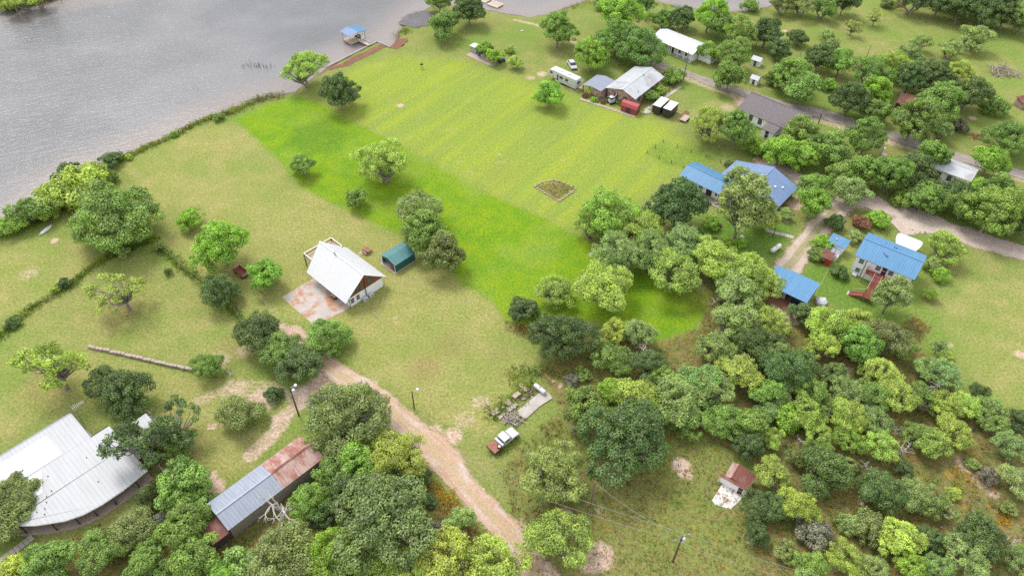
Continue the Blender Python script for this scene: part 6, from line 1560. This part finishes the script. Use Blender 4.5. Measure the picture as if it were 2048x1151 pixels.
# ------------------------------------------------------------------ undergrowth, tall grass, reeds: uncountable cover
def cover_material():
    m = bpy.data.materials.new('cover'); m.use_nodes = True; n = NT(m.node_tree); n.N.clear()
    a = n.N.new('ShaderNodeAttribute'); a.attribute_name = 'col'
    d = n.N.new('ShaderNodeBsdfDiffuse'); t = n.N.new('ShaderNodeBsdfTranslucent'); n.L(a.outputs['Color'], d.inputs[0]); n.L(a.outputs['Color'], t.inputs[0])
    x = n.N.new('ShaderNodeMixShader'); x.inputs[0].default_value = .3; n.L(d.outputs[0], x.inputs[1]); n.L(t.outputs[0], x.inputs[2])
    o = n.N.new('ShaderNodeOutputMaterial'); n.L(x.outputs[0], o.inputs[0]); return m
COVER = cover_material()
def vnoise(p, s, seed):
    """smooth random field used to gather plants of one colour into patches"""
    r = np.random.default_rng(seed); v = np.zeros(len(p))
    for k in range(6):
        a = r.uniform(0, 6.28); f = s * r.uniform(.6, 1.8); v += np.sin(p[:, 0] * math.cos(a) * f + p[:, 1] * math.sin(a) * f + r.uniform(0, 6.28))
    return v / 2.4
def cover(name, pts, size, hgt, cols, seed, label):
    r = np.random.default_rng(seed); k = len(pts); pick = np.zeros(k, int); f = [vnoise(pts, .55, seed + 7 * i) + r.normal(size=k) * .5 + w for i, (_, w) in enumerate(cols)]
    pick = np.argmax(np.array(f), 0); base = np.array([c for c, _ in cols])[pick] * r.uniform(.65, 1.35, (k, 1))
    clump = 5; P3 = np.repeat(np.column_stack([pts, np.zeros(k)]), clump, 0); m = len(P3)
    P3 += np.column_stack([r.normal(size=(m, 2)) * size * .7, hgt * r.uniform(.05, 1, m)])
    nr = unit(r.normal(size=(m, 3)) * (.7, .7, .3) + (0, 0, .75))
    v, q = leaf_quads(P3, nr, size * .9, size * .5, r, -.3)
    me = fast_mesh(name, v, q); at = me.attributes.new('col', 'FLOAT_COLOR', 'POINT'); cl = np.repeat(np.repeat(base, clump, 0), 4, 0) * np.repeat(r.uniform(.8, 1.2, (m, 1)), 4, 0)
    at.data.foreach_set('color', np.column_stack([cl, np.ones(len(cl))]).astype(np.float32).ravel()); me.materials.append(COVER)
    o = link(bpy.data.objects.new(name, me)); return tag(o, label, kind='stuff')
def sample(polys, n, seed):
    r = np.random.default_rng(seed); out = []
    for px, k in polys:
        w = wpoly(px); lo, hi = np.maximum(w.min(0), (-80, 32)), np.minimum(w.max(0), (140, 230)); cand = r.uniform(lo, hi, (int(k), 2)); out.append(cand[sdf(cand, w) < 0])
    return np.vstack(out)
def along(px, n, wid, seed):
    r = np.random.default_rng(seed); p = catmull(wpoly(px), 8); i = r.integers(0, len(p) - 1, n); t = r.random((n, 1)); q = p[i] * (1 - t) + p[i + 1] * t
    return q + r.normal(size=(n, 2)) * wid
OLIVE, GREEN, DGREEN, BROWNW, RUSTW, GOLDW, STRAWW, LIME = (.16, .165, .05), (.13, .21, .035), (.07, .13, .03), (.20, .14, .07), (.25, .12, .05), (.50, .29, .015), (.36, .29, .15), (.24, .31, .04)
cover('undergrowth', sample([(ROUGHS[0][0], 9000), (ROUGHS[1][0], 5500)], 0, 21), .34, .55, [(OLIVE, .5), (GREEN, .3), (DGREEN, .1), (BROWNW, .45), (RUSTW, .2), (GOLDW, -.6), (STRAWW, .05)], 21, 'brown and green undergrowth covering the floor of the woods')
cover('meadow_weeds', sample([(ROUGHS[2][0], 4200), (ROUGHS[3][0], 160), (ROUGHS[4][0], 200), (ROUGHS[5][0], 260)], 0, 22), .26, .3, [(OLIVE, .7), (GREEN, .4), (BROWNW, .1), (GOLDW, -.9), (STRAWW, .2)], 22, 'patchy weeds and dry grass in the meadow below the oak')
GOLDP = [([(880, 985), (905, 975), (925, 1010), (900, 1035), (880, 1020)], 170), ([(1640, 735), (1700, 745), (1690, 775), (1650, 770)], 160), ([(1900, 920), (1950, 930), (1960, 990), (1910, 985)], 150), ([(1990, 1010), (2025, 1025), (2020, 1055), (1995, 1045)], 150), ([(1802, 650), (1830, 635), (1858, 655), (1838, 680)], 140), ([(1030, 650), (1075, 655), (1070, 668), (1035, 664)], 70), ([(1640, 940), (1700, 960), (1700, 1060), (1660, 1060)], 160), ([(1080, 850), (1120, 840), (1130, 890), (1100, 895)], 130), ([(1400, 655), (1440, 665), (1420, 700), (1380, 690)], 120), ([(850, 960), (880, 960), (890, 1000), (865, 1000)], 80)]
cover('golden_weeds', sample(GOLDP, 0, 23), .28, .5, [(GOLDW, .55), (OLIVE, .5), (RUSTW, .25), (LIME, .1)], 23, 'patches of golden flowering weeds at the edge of the woods')
cover('shore_grass', np.vstack([along([(225, 325), (260, 312), (302, 291), (350, 270), (395, 247), (430, 234)], 900, .55, 31), along([(452, 228), (478, 218), (520, 199), (560, 192)], 700, .9, 32), along([(-20, 472), (30, 455), (70, 440), (120, 420)], 500, 1.4, 33), along([(790, 75), (806, 60), (815, 66)], 120, .8, 34), along([(1110, 28), (1150, 14), (1180, 6), (1230, 12)], 200, .9, 35), along([(1320, 10), (1400, 22), (1460, 28), (1530, 18)], 300, 1.0, 36)]), .34, .7, [(LIME, .6), (GREEN, .3), (OLIVE, .1), (STRAWW, -.2)], 31, 'rank green grass along the lake shore')
cover('fence_row_grass', np.vstack([along([(318, 497), (360, 530), (400, 562), (450, 605), (492, 650)], 700, .55, 41), along([(-20, 690), (20, 655), (60, 620), (130, 578), (185, 535), (225, 508), (275, 492), (312, 478)], 1200, .6, 42), along([(1020, 760), (1050, 745), (1120, 745)], 260, 1.0, 43), along([(985, 832), (1005, 815), (1045, 785), (1060, 775)], 420, 1.0, 44), along([(990, 905), (1015, 895), (1035, 878)], 120, .5, 45)]), .3, .5, [(GREEN, .6), (LIME, .3), (DGREEN, .0), (OLIVE, .0)], 41, 'strip of uncut green grass along the field fences')
cover('far_bank_reeds', np.vstack([along([(-60, 14), (0, 6), (35, 14), (62, 6), (105, -3)], 900, 1.2, 51), along([(105, -6), (180, -22), (300, -36)], 400, 1.5, 52)]), .6, 1.6, [(LIME, .5), (GREEN, .2), (RUSTW, -.6)], 51, 'yellow-green reeds on the far lake bank')
mb = MB(); rr = random.Random(8)
for x, y, n_ in [(495, 131, 16), (515, 131, 22), (532, 132, 10), (390, 172, 3), (230, 305, 5)]:
    g = G(x, y)
    for k in range(n_):
        p = Vector((g.x + rr.gauss(0, 1.0), g.y + rr.gauss(0, .7), WZ - .3)); mb.bar(p, p + Vector((rr.uniform(-.25, .25), rr.uniform(-.2, .2), rr.uniform(.7, 1.5))), .05)
tag(mb.build('dead_reeds', 'wood_dark'), 'dark dead reeds standing in the lake', kind='stuff')
